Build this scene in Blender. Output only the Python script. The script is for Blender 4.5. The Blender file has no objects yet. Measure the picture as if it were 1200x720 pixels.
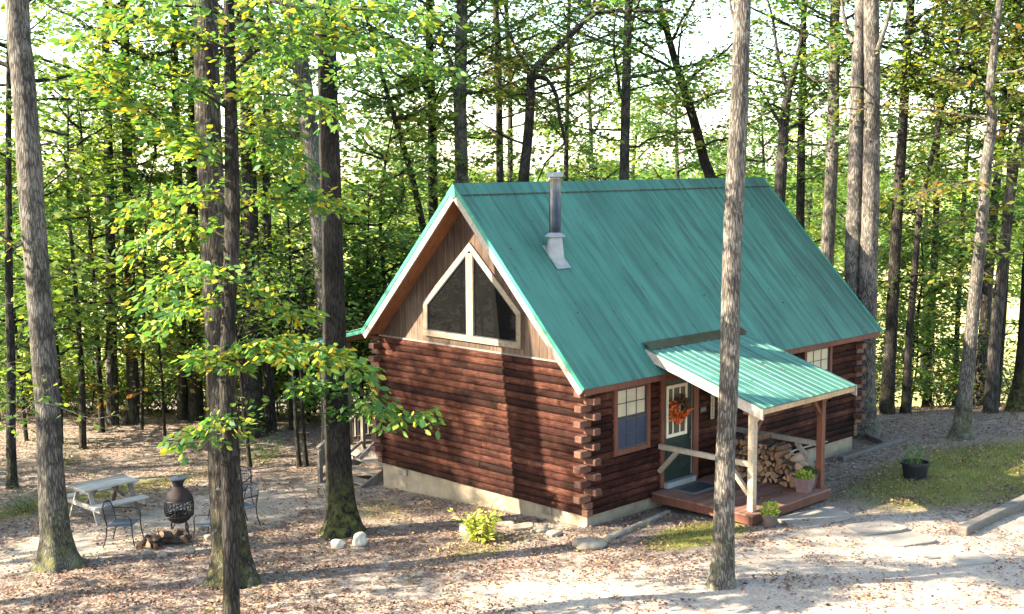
import bpy, bmesh, math, random
import numpy as np
from mathutils import Vector, Matrix

PI = math.pi
C = bpy.context.scene.collection
SC = bpy.context.scene

# ------------------------------------------------------------------ camera
CAM = np.array([-17.0956, -15.2845, 6.6881])
YAW, PITCH, ROLL, FPX = 0.7911, -0.1156, -0.0057, 1446.78
FW = np.array([math.cos(YAW)*math.cos(PITCH), math.sin(YAW)*math.cos(PITCH), math.sin(PITCH)])
_r = np.array([math.sin(YAW), -math.cos(YAW), 0.0]); _u = np.cross(_r, FW)
RT = _r*math.cos(ROLL) + _u*math.sin(ROLL)
UP = _u*math.cos(ROLL) - _r*math.sin(ROLL)
cam_d = bpy.data.cameras.new("camera"); cam = bpy.data.objects.new("camera", cam_d); C.objects.link(cam)
cam_d.sensor_width = 36; cam_d.lens = 36*FPX/1200; cam_d.clip_start = 0.1; cam_d.clip_end = 3000
M4 = Matrix.Identity(4)
for i in range(3):
    M4[i][0], M4[i][1], M4[i][2], M4[i][3] = RT[i], UP[i], -FW[i], CAM[i]
cam.matrix_world = M4
SC.camera = cam

# ------------------------------------------------------------------ sky, sun, exposure
SUN_EL = math.radians(29)
SUN_H = np.array([-0.80, 0.60]); SUN_H /= np.linalg.norm(SUN_H)
world = bpy.data.worlds.new("World"); SC.world = world; world.use_nodes = True
wt = world.node_tree; wt.nodes.clear()
sky = wt.nodes.new("ShaderNodeTexSky"); sky.sky_type = 'NISHITA'; sky.sun_disc = False
sky.sun_elevation = SUN_EL; sky.sun_rotation = math.atan2(SUN_H[0], SUN_H[1])
sky.air_density = 1.0; sky.dust_density = 1.0; sky.ozone_density = 1.0; sky.altitude = 200
bg = wt.nodes.new("ShaderNodeBackground"); bg.inputs[1].default_value = 0.125
wo = wt.nodes.new("ShaderNodeOutputWorld")
wt.links.new(sky.outputs[0], bg.inputs[0]); wt.links.new(bg.outputs[0], wo.inputs[0])
sun_d = bpy.data.lights.new("sun", 'SUN'); sun_d.energy = 5.0; sun_d.angle = math.radians(0.5); sun_d.color = (1.0, 0.90, 0.74)
sun = bpy.data.objects.new("sun", sun_d); C.objects.link(sun)
_sd = Vector((SUN_H[0]*math.cos(SUN_EL), SUN_H[1]*math.cos(SUN_EL), math.sin(SUN_EL)))
sun.rotation_euler = _sd.to_track_quat('Z', 'Y').to_euler()
SC.view_settings.view_transform = 'Standard'; SC.view_settings.look = 'None'
SC.view_settings.exposure = 2.82; SC.view_settings.gamma = 1.0
SC.view_settings.use_curve_mapping = False
SC.view_settings.use_white_balance = True; SC.view_settings.white_balance_temperature = 6900; SC.view_settings.white_balance_tint = 8   # camera balanced for the shade
cy = SC.cycles
cy.max_bounces = 7; cy.diffuse_bounces = 5; cy.glossy_bounces = 2; cy.transmission_bounces = 5
cy.transparent_max_bounces = 6; cy.caustics_reflective = False; cy.caustics_refractive = False
cy.sample_clamp_indirect = 6.0; cy.use_denoising = True
try: cy.denoiser = 'OPENIMAGEDENOISE'
except Exception: pass

# ------------------------------------------------------------------ helpers
def ray(x, y): return FW + (x-600)/FPX*RT - (y-360)/FPX*UP
def at(x, y, dep): return CAM + dep*ray(x, y)
_rf = np.array([math.cos(YAW), math.sin(YAW)]); _rr = np.array([math.sin(YAW), -math.cos(YAW)])
def st(x, y):
    dx, dy = x-CAM[0], y-CAM[1]
    return dx*_rf[0]+dy*_rf[1], dx*_rr[0]+dy*_rr[1]
def xy(s, t): return CAM[0]+s*_rf[0]+t*_rr[0], CAM[1]+s*_rf[1]+t*_rr[1]
def gz(x, y):
    """height of the ground"""
    x = np.asarray(x, float); y = np.asarray(y, float)
    z = -0.22 - 0.055*np.clip(y, 0, 13) + 0.07*np.clip(-y, 0, 3) - 0.016*np.clip(x, 0, 10)
    s, t = st(x, y)
    s0 = 38.0 - 0.10*np.clip(t, -20, 20)
    d = s-s0
    drop = 0.24*np.where(d > 30, d, np.log1p(np.exp(np.clip(d, -30, 30)/1.5))*1.5)
    drop = 15.0*(1-np.exp(-drop/15.0))
    z = z-drop
    far = np.clip((s-150)/330.0, 0, 1); far = far*far*(3-2*far)
    z = z + far*(9.0 + 2.5*np.sin(t*0.013+1.0)) - 14*np.clip((s-480)/200, 0, 1)
    return z
def gnd(px, py):
    z = -0.4
    for _ in range(12):
        d = ray(px, py); k = (z-CAM[2])/d[2]; P = CAM+k*d; z = float(gz(P[0], P[1]))
    return np.array([P[0], P[1], z])

def tag(o, label=None, cat=None, group=None, kind=None):
    if label: o["label"] = label
    if cat: o["category"] = cat
    if group: o["group"] = group
    if kind: o["kind"] = kind
    return o
def empty(name, loc=(0, 0, 0), rz=0.0, label=None, cat=None, group=None):
    o = bpy.data.objects.new(name, None); o.empty_display_size = 0.2; C.objects.link(o)
    o.location = tuple(float(v) for v in loc); o.rotation_euler = (0, 0, rz)
    return tag(o, label, cat, group)
def kids(o): return list(o.children)
def dup(o, parent=None):
    c = o.copy(); C.objects.link(c)
    if parent is not None: c.parent = parent
    for ch in kids(o): dup(ch, c)
    return c

class MB:
    """collects shapes and links them as one mesh object"""
    def __init__(s): s.v = []; s.f = []
    def add(s, vs, fs):
        b = len(s.v); s.v += [tuple(map(float, q)) for q in vs]; s.f += [tuple(i+b for i in f) for f in fs]; return s
    def box(s, x0, x1, y0, y1, z0, z1):
        return s.add([(x0,y0,z0),(x1,y0,z0),(x1,y1,z0),(x0,y1,z0),(x0,y0,z1),(x1,y0,z1),(x1,y1,z1),(x0,y1,z1)],
                     [(0,3,2,1),(4,5,6,7),(0,1,5,4),(1,2,6,5),(2,3,7,6),(3,0,4,7)])
    def beam(s, p0, p1, w, h, up=(0, 0, 1)):
        p0, p1 = Vector(p0), Vector(p1); d = (p1-p0).normalized(); up = Vector(up)
        a = d.cross(up)
        if a.length < 1e-4: a = d.cross(Vector((1, 0, 0)))
        a.normalize(); b = a.cross(d).normalized(); a *= w/2; b *= h/2
        vs = [p0-a-b, p0+a-b, p0+a+b, p0-a+b, p1-a-b, p1+a-b, p1+a+b, p1-a+b]
        return s.add(vs, [(0,3,2,1),(4,5,6,7),(0,1,5,4),(1,2,6,5),(2,3,7,6),(3,0,4,7)])
    def tube(s, pts, rad, n=8, cap=True):
        P = np.array(pts, float); k = len(P)
        R = np.full(k, rad) if np.isscalar(rad) else np.array(rad, float)
        T = np.gradient(P, axis=0); T /= np.linalg.norm(T, axis=1)[:, None]+1e-9
        ref = np.array([0.0, 0, 1]) if abs(T[0][2]) < 0.9 else np.array([1.0, 0, 0])
        a = np.cross(T[0], ref); a /= np.linalg.norm(a); rings = []
        for i in range(k):
            a = a-T[i]*(a@T[i]); a /= np.linalg.norm(a)+1e-9; b = np.cross(T[i], a)
            th = np.arange(n)*2*PI/n
            rings.append(P[i]+R[i]*(np.cos(th)[:, None]*a+np.sin(th)[:, None]*b))
        vs = np.concatenate(rings); fs = []
        for i in range(k-1):
            for j in range(n):
                j2 = (j+1) % n; fs.append((i*n+j, i*n+j2, (i+1)*n+j2, (i+1)*n+j))
        if cap: fs.append(tuple(range(n))[::-1]); fs.append(tuple((k-1)*n+j for j in range(n)))
        return s.add(vs, fs)
    def lathe(s, prof, n=24, c=(0, 0, 0)):
        vs = []; fs = []; k = len(prof)
        for r, z in prof:
            for j in range(n):
                th = 2*PI*j/n; vs.append((c[0]+r*math.cos(th), c[1]+r*math.sin(th), c[2]+z))
        for i in range(k-1):
            for j in range(n):
                j2 = (j+1) % n; fs.append((i*n+j, i*n+j2, (i+1)*n+j2, (i+1)*n+j))
        return s.add(vs, fs)
    def prism(s, poly, off):
        k = len(poly); off = Vector(off); vs = [Vector(q) for q in poly]; vs += [q+off for q in vs]
        fs = [tuple(range(k))[::-1], tuple(range(k, 2*k))]+[(i, (i+1) % k, (i+1) % k+k, i+k) for i in range(k)]
        return s.add(vs, fs)
    def build(s, name, m, parent=None, smooth=False, bevel=0.0, label=None):
        me = bpy.data.meshes.new(name); me.from_pydata(s.v, [], s.f); me.update()
        return link_mesh(name, me, m, parent, smooth, bevel, label)
def link_mesh(name, me, m, parent=None, smooth=False, bevel=0.0, label=None):
    o = bpy.data.objects.new(name, me); C.objects.link(o)
    if m: me.materials.append(m)
    if parent is not None: o.parent = parent
    if smooth: me.polygons.foreach_set("use_smooth", [True]*len(me.polygons))
    if bevel:
        b = o.modifiers.new("bevel", 'BEVEL'); b.width = bevel; b.segments = 1; b.limit_method = 'ANGLE'
    if label: o["label"] = label
    return o
def np_mesh(name, V, F):
    """V (N,3), F (M,k) arrays -> mesh"""
    me = bpy.data.meshes.new(name); V = np.asarray(V, np.float32); F = np.asarray(F, np.int32); k = F.shape[1]
    me.vertices.add(len(V)); me.vertices.foreach_set("co", V.ravel())
    me.loops.add(F.size); me.loops.foreach_set("vertex_index", F.ravel())
    me.polygons.add(len(F)); me.polygons.foreach_set("loop_start", np.arange(len(F), dtype=np.int32)*k)
    me.polygons.foreach_set("loop_total", np.full(len(F), k, np.int32))
    me.update(calc_edges=True); me.validate()
    return me

# ------------------------------------------------------------------ materials
class NT:
    def __init__(s, name):
        s.m = bpy.data.materials.new(name); s.m.use_nodes = True; s.t = s.m.node_tree; s.t.nodes.clear()
        s.out = s.t.nodes.new("ShaderNodeOutputMaterial")
    def n(s, typ, **kw):
        q = s.t.nodes.new("ShaderNode"+typ)
        for k, v in kw.items():
            if k.startswith("i_"):
                key = k[2:]; q.inputs[int(key) if key.isdigit() else key.replace("_", " ")].default_value = v
            else: setattr(q, k, v)
        return q
    def l(s, a, b): s.t.links.new(a, b)
    def coord(s, scale=(1, 1, 1), kind="Object"):
        tc = s.n("TexCoord"); mp = s.n("Mapping"); mp.inputs["Scale"].default_value = scale
        s.l(tc.outputs[kind], mp.inputs["Vector"]); return mp.outputs[0]
    def noise(s, vec, scale, detail=4.0, rough=0.55, dist=0.0):
        q = s.n("TexNoise"); q.inputs["Scale"].default_value = scale; q.inputs["Detail"].default_value = detail
        q.inputs["Roughness"].default_value = rough; q.inputs["Distortion"].default_value = dist
        s.l(vec, q.inputs["Vector"]); return q.outputs["Fac"]
    def vor(s, vec, scale, feature='F1'):
        q = s.n("TexVoronoi", feature=feature); q.inputs["Scale"].default_value = scale; s.l(vec, q.inputs["Vector"]); return q
    def ramp(s, fac, stops, interp='LINEAR'):
        q = s.n("ValToRGB"); cr = q.color_ramp; cr.interpolation = interp
        while len(cr.elements) < len(stops): cr.elements.new(0.5)
        for e, (p, c) in zip(cr.elements, stops):
            e.position = p; e.color = (c, c, c, 1) if np.isscalar(c) else (*c, 1)
        if fac is not None: s.l(fac, q.inputs[0])
        return q.outputs[0]
    def mix(s, fac, a, b, mode='MIX'):
        q = s.n("MixRGB", blend_type=mode)
        for k, v in enumerate((fac, a, b)):
            sock = q.inputs[k]
            if hasattr(v, "links"): s.l(v, sock)
            elif np.isscalar(v): sock.default_value = v if k == 0 else (v, v, v, 1)
            else: sock.default_value = (*v, 1)
        return q.outputs[0]
    def math(s, op, a, b=0.0, clamp=False):
        q = s.n("Math", operation=op); q.use_clamp = clamp
        for sock, v in ((q.inputs[0], a), (q.inputs[1], b)):
            if hasattr(v, "links"): s.l(v, sock)
            else: sock.default_value = v
        return q.outputs[0]
    def bsdf(s, col, rough=0.7, bump=None, strength=0.4, dist=0.02, metal=0.0, spec=0.3):
        p = s.n("BsdfPrincipled")
        if hasattr(col, "links"): s.l(col, p.inputs["Base Color"])
        else: p.inputs["Base Color"].default_value = (*col, 1)
        if hasattr(rough, "links"): s.l(rough, p.inputs["Roughness"])
        else: p.inputs["Roughness"].default_value = rough
        p.inputs["Metallic"].default_value = metal; p.inputs["Specular IOR Level"].default_value = spec
        if bump is not None:
            b = s.n("Bump"); b.inputs["Strength"].default_value = strength; b.inputs["Distance"].default_value = dist
            s.l(bump, b.inputs["Height"]); s.l(b.outputs[0], p.inputs["Normal"])
        s.l(p.outputs[0], s.out.inputs[0]); s.p = p
        return s.m
    def island(s): return s.n("NewGeometry").outputs["Random Per Island"]
    def objrand(s): return s.n("ObjectInfo").outputs["Random"]

def m_plain(name, col, rough=0.6, metal=0.0, var=0.25, scale=8, spec=0.3, bump=0.15):
    t = NT(name); v = t.coord(); f = t.noise(v, scale, 5)
    c = t.mix(t.ramp(f, [(0.3, 0.0), (0.7, 1.0)]), tuple(q*(1-var) for q in col), tuple(min(1, q*(1+var)) for q in col))
    return t.bsdf(c, rough, f, bump, 0.01, metal, spec)
def m_wood(name, c1, c2, stretch=(12, 12, 1.2), rough=0.75, knots=True, gap=None, bump=0.4):
    """weathered timber: grain along the axis with the small stretch value"""
    t = NT(name); v = t.coord(stretch); g = t.noise(v, 2.2, 6, 0.62, 0.6); v2 = t.coord(); b = t.noise(v2, 1.3, 3)
    isl = t.island()
    f = t.math('ADD', t.math('MULTIPLY', g, 0.75), t.math('MULTIPLY', t.math('SUBTRACT', isl, 0.5), 0.35))
    f = t.math('ADD', f, t.math('MULTIPLY', t.math('SUBTRACT', b, 0.5), 0.5))
    c = t.ramp(f, [(0.18, c1), (0.62, c2)])
    if knots:
        k = t.vor(t.coord(tuple(0.35*q if q > 5 else q*1.6 for q in stretch)), 1.5)
        kd = t.ramp(k.outputs["Distance"], [(0.05, 0.25), (0.12, 1.0)])
        c = t.mix(1.0, c, kd, 'MULTIPLY')
    return t.bsdf(c, rough, g, bump, 0.012)
def m_leaf(name, stops, tl=0.45, patch=0.35, objv=0.3, rough=0.5):
    t = NT(name); isl = t.island(); v = t.coord(kind="Object"); pn = t.noise(v, 0.55, 2)
    f = t.math('ADD', t.math('MULTIPLY', isl, 1-objv), t.math('MULTIPLY', t.objrand(), objv))
    f = t.math('ADD', f, t.math('MULTIPLY', t.math('SUBTRACT', pn, 0.5), patch*2), True)
    c = t.ramp(f, stops)
    p = t.n("BsdfPrincipled"); t.l(c, p.inputs["Base Color"]); p.inputs["Roughness"].default_value = rough
    p.inputs["Specular IOR Level"].default_value = 0.25
    tr = t.n("BsdfTranslucent"); c2 = t.mix(1.0, c, (1.5, 1.45, 0.6), 'MULTIPLY'); t.l(c2, tr.inputs[0])
    mx = t.n("MixShader"); mx.inputs[0].default_value = tl
    t.l(p.outputs[0], mx.inputs[1]); t.l(tr.outputs[0], mx.inputs[2]); t.l(mx.outputs[0], t.out.inputs[0])
    return t.m
def m_bark(name, dark, light, moss=0.0, mossc=(0.11, 0.115, 0.025), sc=1.0, lichen=0.0):
    t = NT(name); v = t.coord((1, 1, 0.10)); v1 = t.coord(); vb = t.coord((1, 1, 0.35))
    n1 = t.noise(v, 30*sc, 7, 0.7, 1.4); n2 = t.noise(vb, 16*sc, 5, 0.7, 0.6); vr = t.vor(v, 26*sc, 'DISTANCE_TO_EDGE')
    cr = t.ramp(vr.outputs["Distance"], [(0.0, 0.0), (0.22, 1.0)])
    h = t.math('ADD', t.math('MULTIPLY', n1, 0.55), t.math('MULTIPLY', n2, 0.45))
    h = t.math('MULTIPLY', h, t.math('ADD', t.math('MULTIPLY', cr, 0.4), 0.6))
    big = t.noise(v1, 2.0, 4)
    f = t.math('ADD', h, t.math('MULTIPLY', t.math('SUBTRACT', big, 0.5), 0.55))
    c = t.ramp(f, [(0.16, tuple(q*0.35 for q in dark)), (0.36, dark), (0.58, light), (0.78, tuple(q*1.35 for q in light))])
    if lichen:
        ln = t.noise(v1, 7.0, 5, 0.7); c = t.mix(t.math('MULTIPLY', t.ramp(ln, [(0.58, 0.0), (0.66, 1.0)]), lichen), c, (0.36, 0.38, 0.32))
    if moss:
        sp = t.n("SeparateXYZ"); t.l(v1, sp.inputs[0])
        zf = t.n("MapRange"); t.l(sp.outputs[2], zf.inputs[0]); zf.inputs[1].default_value = 1.4; zf.inputs[2].default_value = -0.1
        mf = t.math('MULTIPLY', zf.outputs[0], t.ramp(t.noise(v1, 5.5, 6, 0.7), [(0.44, 0.0), (0.62, 1.0)]))
        c = t.mix(t.math('MULTIPLY', mf, moss), c, mossc)
    return t.bsdf(c, 0.9, h, 0.9, 0.035, 0, 0.15)

def glossy_pane(name, col, rough=0.04):
    t = NT(name); v = t.coord(); f = t.noise(v, 1.6, 3)
    c = t.mix(t.ramp(f, [(0.3, 0.0), (0.7, 1.0)]), tuple(q*0.7 for q in col), col)
    return t.bsdf(c, rough, None, spec=0.11)

MT = {}
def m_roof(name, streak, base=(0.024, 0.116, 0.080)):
    t = NT(name); v1 = t.coord()
    vs = t.coord((7.0, 0.45, 0.45)); n = t.noise(vs, 1.0, 6, 0.65)
    big = t.noise(v1, 0.35, 3); grad = t.n("SeparateXYZ"); t.l(v1, grad.inputs[0])
    gx = t.n("MapRange"); t.l(grad.outputs[0], gx.inputs[0]); gx.inputs[1].default_value = 2.0; gx.inputs[2].default_value = 10.0
    gx.inputs[3].default_value = 0.0; gx.inputs[4].default_value = 0.10
    nn = t.math('ADD', t.math('ADD', n, gx.outputs[0]), t.math('MULTIPLY', t.math('SUBTRACT', big, 0.5), 0.25))
    s = t.math('MULTIPLY', t.ramp(nn, [(0.46, 0.0), (0.70, 1.0)]), streak)
    c = t.mix(t.ramp(t.noise(v1, 1.1, 5), [(0.3, 0.0), (0.75, 1.0)]), base, tuple(min(1, q*1.22+0.012) for q in base))
    pz_ = t.n("TexWhiteNoise", noise_dimensions='1D'); t.l(t.math('FLOOR', t.math('MULTIPLY', t.math('ADD', grad.outputs[0], 0.537), 1.094)), pz_.inputs['W'])
    c = t.mix(1.0, c, t.ramp(pz_.outputs[0], [(0.0, 0.86), (1.0, 1.06)]), 'MULTIPLY')
    c = t.mix(s, c, (0.012, 0.044, 0.036))
    pale = t.ramp(t.noise(t.coord((10, 0.8, 0.8)), 1.3, 5), [(0.58, 0.0), (0.85, 0.15)])
    c = t.mix(pale, c, (0.12, 0.27, 0.22))
    sp = t.ramp(t.noise(v1, 5.0, 2, 0.4), [(0.725, 0.0), (0.745, 1.0)])
    c = t.mix(t.math('MULTIPLY', sp, 0.8), c, (0.02, 0.04, 0.035))
    return t.bsdf(c, t.ramp(n, [(0.3, 0.55), (0.7, 0.75)]), t.noise(v1, 3.0, 3), 0.08, 0.02, 0.0, 0.45)
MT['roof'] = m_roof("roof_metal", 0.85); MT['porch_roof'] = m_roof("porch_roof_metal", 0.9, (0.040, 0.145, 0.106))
MT['trim'] = m_plain("green_trim", (0.03, 0.19, 0.13), 0.45, var=0.2)
def m_logs(name, st_):
    """stained log siding: worn grain, dark knots, drips of old stain"""
    t = NT(name); v = t.coord(st_); v1 = t.coord(); g = t.noise(v, 2.6, 8, 0.72, 1.0); b = t.noise(v1, 1.1, 4); m = t.noise(v1, 7.0, 6, 0.7)
    f = t.math('ADD', t.math('MULTIPLY', g, 0.8), t.math('MULTIPLY', t.math('SUBTRACT', t.island(), 0.5), 0.28))
    f = t.math('ADD', f, t.math('MULTIPLY', t.math('SUBTRACT', b, 0.5), 0.55)); f = t.math('ADD', f, t.math('MULTIPLY', t.math('SUBTRACT', m, 0.5), 0.55))
    c = t.ramp(f, [(0.16, (0.008, 0.004, 0.003)), (0.38, (0.026, 0.0090, 0.0065)), (0.58, (0.064, 0.023, 0.0145)), (0.78, (0.165, 0.080, 0.048)), (0.92, (0.26, 0.15, 0.095))])
    k = t.vor(t.coord(tuple(q*0.45 for q in st_)), 2.0); kd = t.ramp(k.outputs["Distance"], [(0.06, 0.25), (0.14, 1.0)])
    c = t.mix(1.0, c, kd, 'MULTIPLY')
    h = t.math('ADD', t.math('MULTIPLY', g, 0.6), t.math('MULTIPLY', m, 0.5)); return t.bsdf(c, 0.85, h, 0.9, 0.03, 0, 0.08)
MT['log_y'] = m_logs("stained_log_gable", (9, 1.1, 9)); MT['log_x'] = m_logs("stained_log_front", (1.1, 9, 9))
MT['log_end'] = m_wood("log_end_grain", (0.045, 0.016, 0.011), (0.135, 0.060, 0.038), (6, 6, 6), knots=False)
MT['red_trim'] = m_wood("red_stained_trim", (0.055, 0.017, 0.010), (0.14, 0.048, 0.027), (9, 9, 0.9), knots=False)
MT['soffit'] = m_wood("plywood_soffit", (0.13, 0.045, 0.020), (0.26, 0.105, 0.05), (9, 1.5, 1.5))
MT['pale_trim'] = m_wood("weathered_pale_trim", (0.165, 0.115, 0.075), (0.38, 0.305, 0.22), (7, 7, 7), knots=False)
MT['gable_trim'] = m_wood("weathered_tan_window_trim", (0.11, 0.078, 0.052), (0.27, 0.212, 0.152), (7, 7, 7), knots=False)
MT['white_board'] = m_wood("peeling_white_board", (0.17, 0.13, 0.105), (0.42, 0.37, 0.32), (6, 6, 6), knots=False)
MT['grey_wood'] = m_wood("grey_weathered_wood", (0.085, 0.07, 0.056), (0.22, 0.19, 0.158), (8, 8, 2))
MT['table_wood'] = m_wood("weathered_table_wood", (0.20, 0.17, 0.14), (0.42, 0.385, 0.335), (2, 9, 9), knots=False)
MT['post_wood'] = m_wood("cedar_post_wood", (0.22, 0.13, 0.07), (0.45, 0.30, 0.17), (9, 9, 1.2), knots=False)
MT['dark_timber'] = m_wood("dark_old_timber", (0.035, 0.03, 0.027), (0.12, 0.10, 0.085), (3, 3, 9), knots=False)
MT['edge_timber'] = m_wood("grey_edge_timber", (0.045, 0.038, 0.032), (0.13, 0.112, 0.094), (3, 3, 9), knots=False)
def m_siding():
    t = NT("weathered_plywood_siding"); v = t.coord((9, 9, 0.7)); g = t.noise(v, 2.0, 6, 0.7, 0.5); b = t.noise(t.coord(), 0.9, 3)
    f = t.math('ADD', g, t.math('MULTIPLY', t.math('SUBTRACT', b, 0.5), 0.9))
    c = t.ramp(f, [(0.2, (0.030, 0.016, 0.010)), (0.5, (0.074, 0.045, 0.030)), (0.8, (0.155, 0.112, 0.082))])
    sp = t.n("SeparateXYZ"); t.l(t.coord(), sp.inputs[0])
    w = t.math('FRACT', t.math('MULTIPLY', sp.outputs[1], 4.92)); w = t.ramp(w, [(0.0, 0.35), (0.06, 0.35), (0.09, 1.0)])
    c = t.mix(1.0, c, w, 'MULTIPLY'); return t.bsdf(c, 0.85, t.math('MULTIPLY', g, w), 0.4, 0.015)
MT['siding'] = m_siding()
def m_block():
    t = NT("painted_block_foundation"); v = t.coord(); n = t.noise(v, 3, 5); fine = t.noise(v, 30, 4)
    sp = t.n("SeparateXYZ"); t.l(v, sp.inputs[0]); run = t.math('ADD', sp.outputs[0], sp.outputs[1])
    a = t.ramp(t.math('FRACT', t.math('MULTIPLY', run, 2.46)), [(0.0, 0.0), (0.02, 0.0), (0.035, 1.0)])
    b = t.ramp(t.math('FRACT', t.math('ADD', t.math('MULTIPLY', sp.outputs[2], 4.9), 0.3)), [(0.0, 0.0), (0.03, 0.0), (0.06, 1.0)])
    j = t.math('MULTIPLY', a, t.math('ADD', t.math('MULTIPLY', b, 0.5), 0.5))
    c = t.ramp(n, [(0.25, (0.15, 0.118, 0.08)), (0.6, (0.26, 0.21, 0.145)), (0.8, (0.34, 0.29, 0.21))])
    c = t.mix(t.math('SUBTRACT', 1.0, j), c, (0.21, 0.165, 0.115))
    return t.bsdf(c, 0.9, t.math('MULTIPLY', fine, j), 0.4, 0.01)
MT['block'] = m_block()
MT['deck'] = m_wood("red_brown_deck_boards", (0.09, 0.042, 0.031), (0.20, 0.10, 0.072), (1.2, 9, 9), knots=False)
MT['door'] = m_plain("dark_green_door", (0.012, 0.022, 0.017), 0.4)
MT['cream'] = m_plain("cream_frame", (0.62, 0.54, 0.40), 0.5, var=0.1)
MT['dark_frame'] = m_plain("dark_window_frame", (0.035, 0.037, 0.045), 0.45)
MT['pane_dark'] = glossy_pane("dark_pane", (0.006, 0.006, 0.006), 0.015)
MT['pane_blue'] = glossy_pane("blue_grey_pane", (0.045, 0.055, 0.085))  # dark blue-grey colour of the lower front panes
MT['pane_cream'] = glossy_pane("cream_pane", (0.50, 0.43, 0.30), 0.3)  # glossy cream colour for the upper front panes
MT['steel'] = m_plain("galvanised_steel", (0.10, 0.09, 0.085), 0.3, metal=1.0, var=0.3, scale=5)
MT['dull_steel'] = m_plain("dull_sheet_metal", (0.24, 0.25, 0.255), 0.55, metal=0.3, var=0.15)
MT['black_iron'] = m_plain("black_iron", (0.018, 0.018, 0.02), 0.5, var=0.3)
MT['rust_iron'] = m_plain("rusty_iron", (0.030, 0.018, 0.015), 0.75, var=0.45, scale=6)
MT['chair_iron'] = m_plain("dark_chair_iron", (0.012, 0.014, 0.02), 0.6)
MT['chair_mesh'] = m_plain("blue_grey_chair_mesh", (0.045, 0.058, 0.08), 0.6, var=0.2, scale=30)
MT['plastic_black'] = m_plain("black_plastic_pot", (0.012, 0.012, 0.014), 0.45)
MT['pot_brown'] = m_plain("brown_grey_pot", (0.10, 0.075, 0.065), 0.55)
MT['pot_mauve'] = m_plain("faded_square_planter", (0.15, 0.09, 0.085), 0.6)
MT['soil'] = m_plain("potting_soil", (0.04, 0.028, 0.02), 0.95, scale=30, bump=0.8)
MT['stone'] = m_plain("pale_limestone", (0.42, 0.37, 0.30), 0.9, var=0.4, scale=5, bump=0.6)
MT['rock_grey'] = m_plain("grey_stone", (0.22, 0.18, 0.135), 0.9, var=0.45, scale=5, bump=0.6)
MT['slab'] = m_plain("concrete_slab", (0.215, 0.188, 0.155), 0.9, var=0.18, scale=3, bump=0.3)
MT['mat'] = m_plain("grey_woven_mat", (0.10, 0.105, 0.11), 0.95, var=0.4, scale=40, bump=0.6)
MT['hose'] = m_plain("green_grey_hose", (0.10, 0.12, 0.08), 0.5)
def m_log():
    t = NT("split_firewood"); v = t.coord((14, 14, 14)); g = t.noise(v, 1.2, 5); o = t.objrand()
    c = t.ramp(t.math('ADD', t.math('MULTIPLY', g, 0.6), t.math('MULTIPLY', o, 0.4)), [(0.25, (0.09, 0.042, 0.024)), (0.5, (0.20, 0.105, 0.06)), (0.75, (0.34, 0.20, 0.12))])
    return t.bsdf(c, 0.85, g, 0.5, 0.01)
MT['log_cut'] = m_log()
MT['log_bark'] = m_bark("firewood_bark", (0.05, 0.036, 0.028), (0.17, 0.125, 0.095), sc=1.6)
MT['log_old'] = m_plain("sooty_log_cut", (0.36, 0.27, 0.19), 0.9, var=0.5, scale=7, bump=0.6)
MT['wreath_o'] = m_leaf("orange_wreath_leaves", [(0.2, (0.35, 0.05, 0.015)), (0.55, (0.62, 0.13, 0.02)), (0.9, (0.7, 0.3, 0.03))], 0.2, 0.2)
MT['wreath_d'] = m_leaf("dark_wreath_leaves", [(0.2, (0.05, 0.025, 0.015)), (0.8, (0.12, 0.06, 0.03))], 0.2)
# barks
MT['bark_grey'] = m_bark("grey_bark", (0.045, 0.039, 0.033), (0.155, 0.136, 0.115), moss=0.75, lichen=0.15)
MT['bark_flaky'] = m_bark("flaky_grey_brown_bark", (0.048, 0.041, 0.035), (0.170, 0.148, 0.124), moss=0.35, sc=1.1, lichen=0.3)
MT['bark_dark'] = m_bark("dark_bark", (0.014, 0.012, 0.010), (0.055, 0.045, 0.038), moss=0.3)
MT['bark_pale'] = m_bark("pale_mossy_bark", (0.017, 0.014, 0.011), (0.066, 0.055, 0.041), moss=0.5, sc=0.8, lichen=0.3)
MT['bark_mid'] = m_bark("brown_bark", (0.009, 0.0075, 0.006), (0.032, 0.027, 0.021), moss=0.9)
MT['bark_back'] = m_bark("woodland_bark", (0.023, 0.020, 0.018), (0.072, 0.064, 0.057), moss=0.2, sc=0.7)
# leaves
MT['leaf_near'] = m_leaf("sapling_leaf", [(0.08, (0.036, 0.100, 0.034)), (0.40, (0.068, 0.165, 0.045)), (0.60, (0.13, 0.22, 0.045)), (0.76, (0.27, 0.29, 0.045)), (0.90, (0.55, 0.37, 0.035)), (0.97, (0.36, 0.13, 0.03))], 0.55, 0.3)
MT['leaf_green'] = m_leaf("forest_leaf_green", [(0.12, (0.038, 0.100, 0.034)), (0.45, (0.070, 0.158, 0.046)), (0.78, (0.13, 0.21, 0.050)), (0.97, (0.27, 0.26, 0.05))], 0.58, 0.3)
MT['leaf_lime'] = m_leaf("forest_leaf_yellow_green", [(0.12, (0.060, 0.125, 0.036)), (0.45, (0.115, 0.19, 0.048)), (0.78, (0.20, 0.25, 0.055)), (0.97, (0.36, 0.30, 0.055))], 0.58, 0.3)
MT['leaf_autumn'] = m_leaf("forest_leaf_turning", [(0.15, (0.055, 0.105, 0.027)), (0.45, (0.105, 0.14, 0.032)), (0.72, (0.21, 0.165, 0.035)), (0.95, (0.33, 0.11, 0.03))], 0.45, 0.45)
MT['leaf_shrub'] = m_leaf("bright_shrub_leaf", [(0.1, (0.14, 0.23, 0.035)), (0.5, (0.32, 0.37, 0.06)), (0.9, (0.56, 0.52, 0.16))], 0.45)
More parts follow.
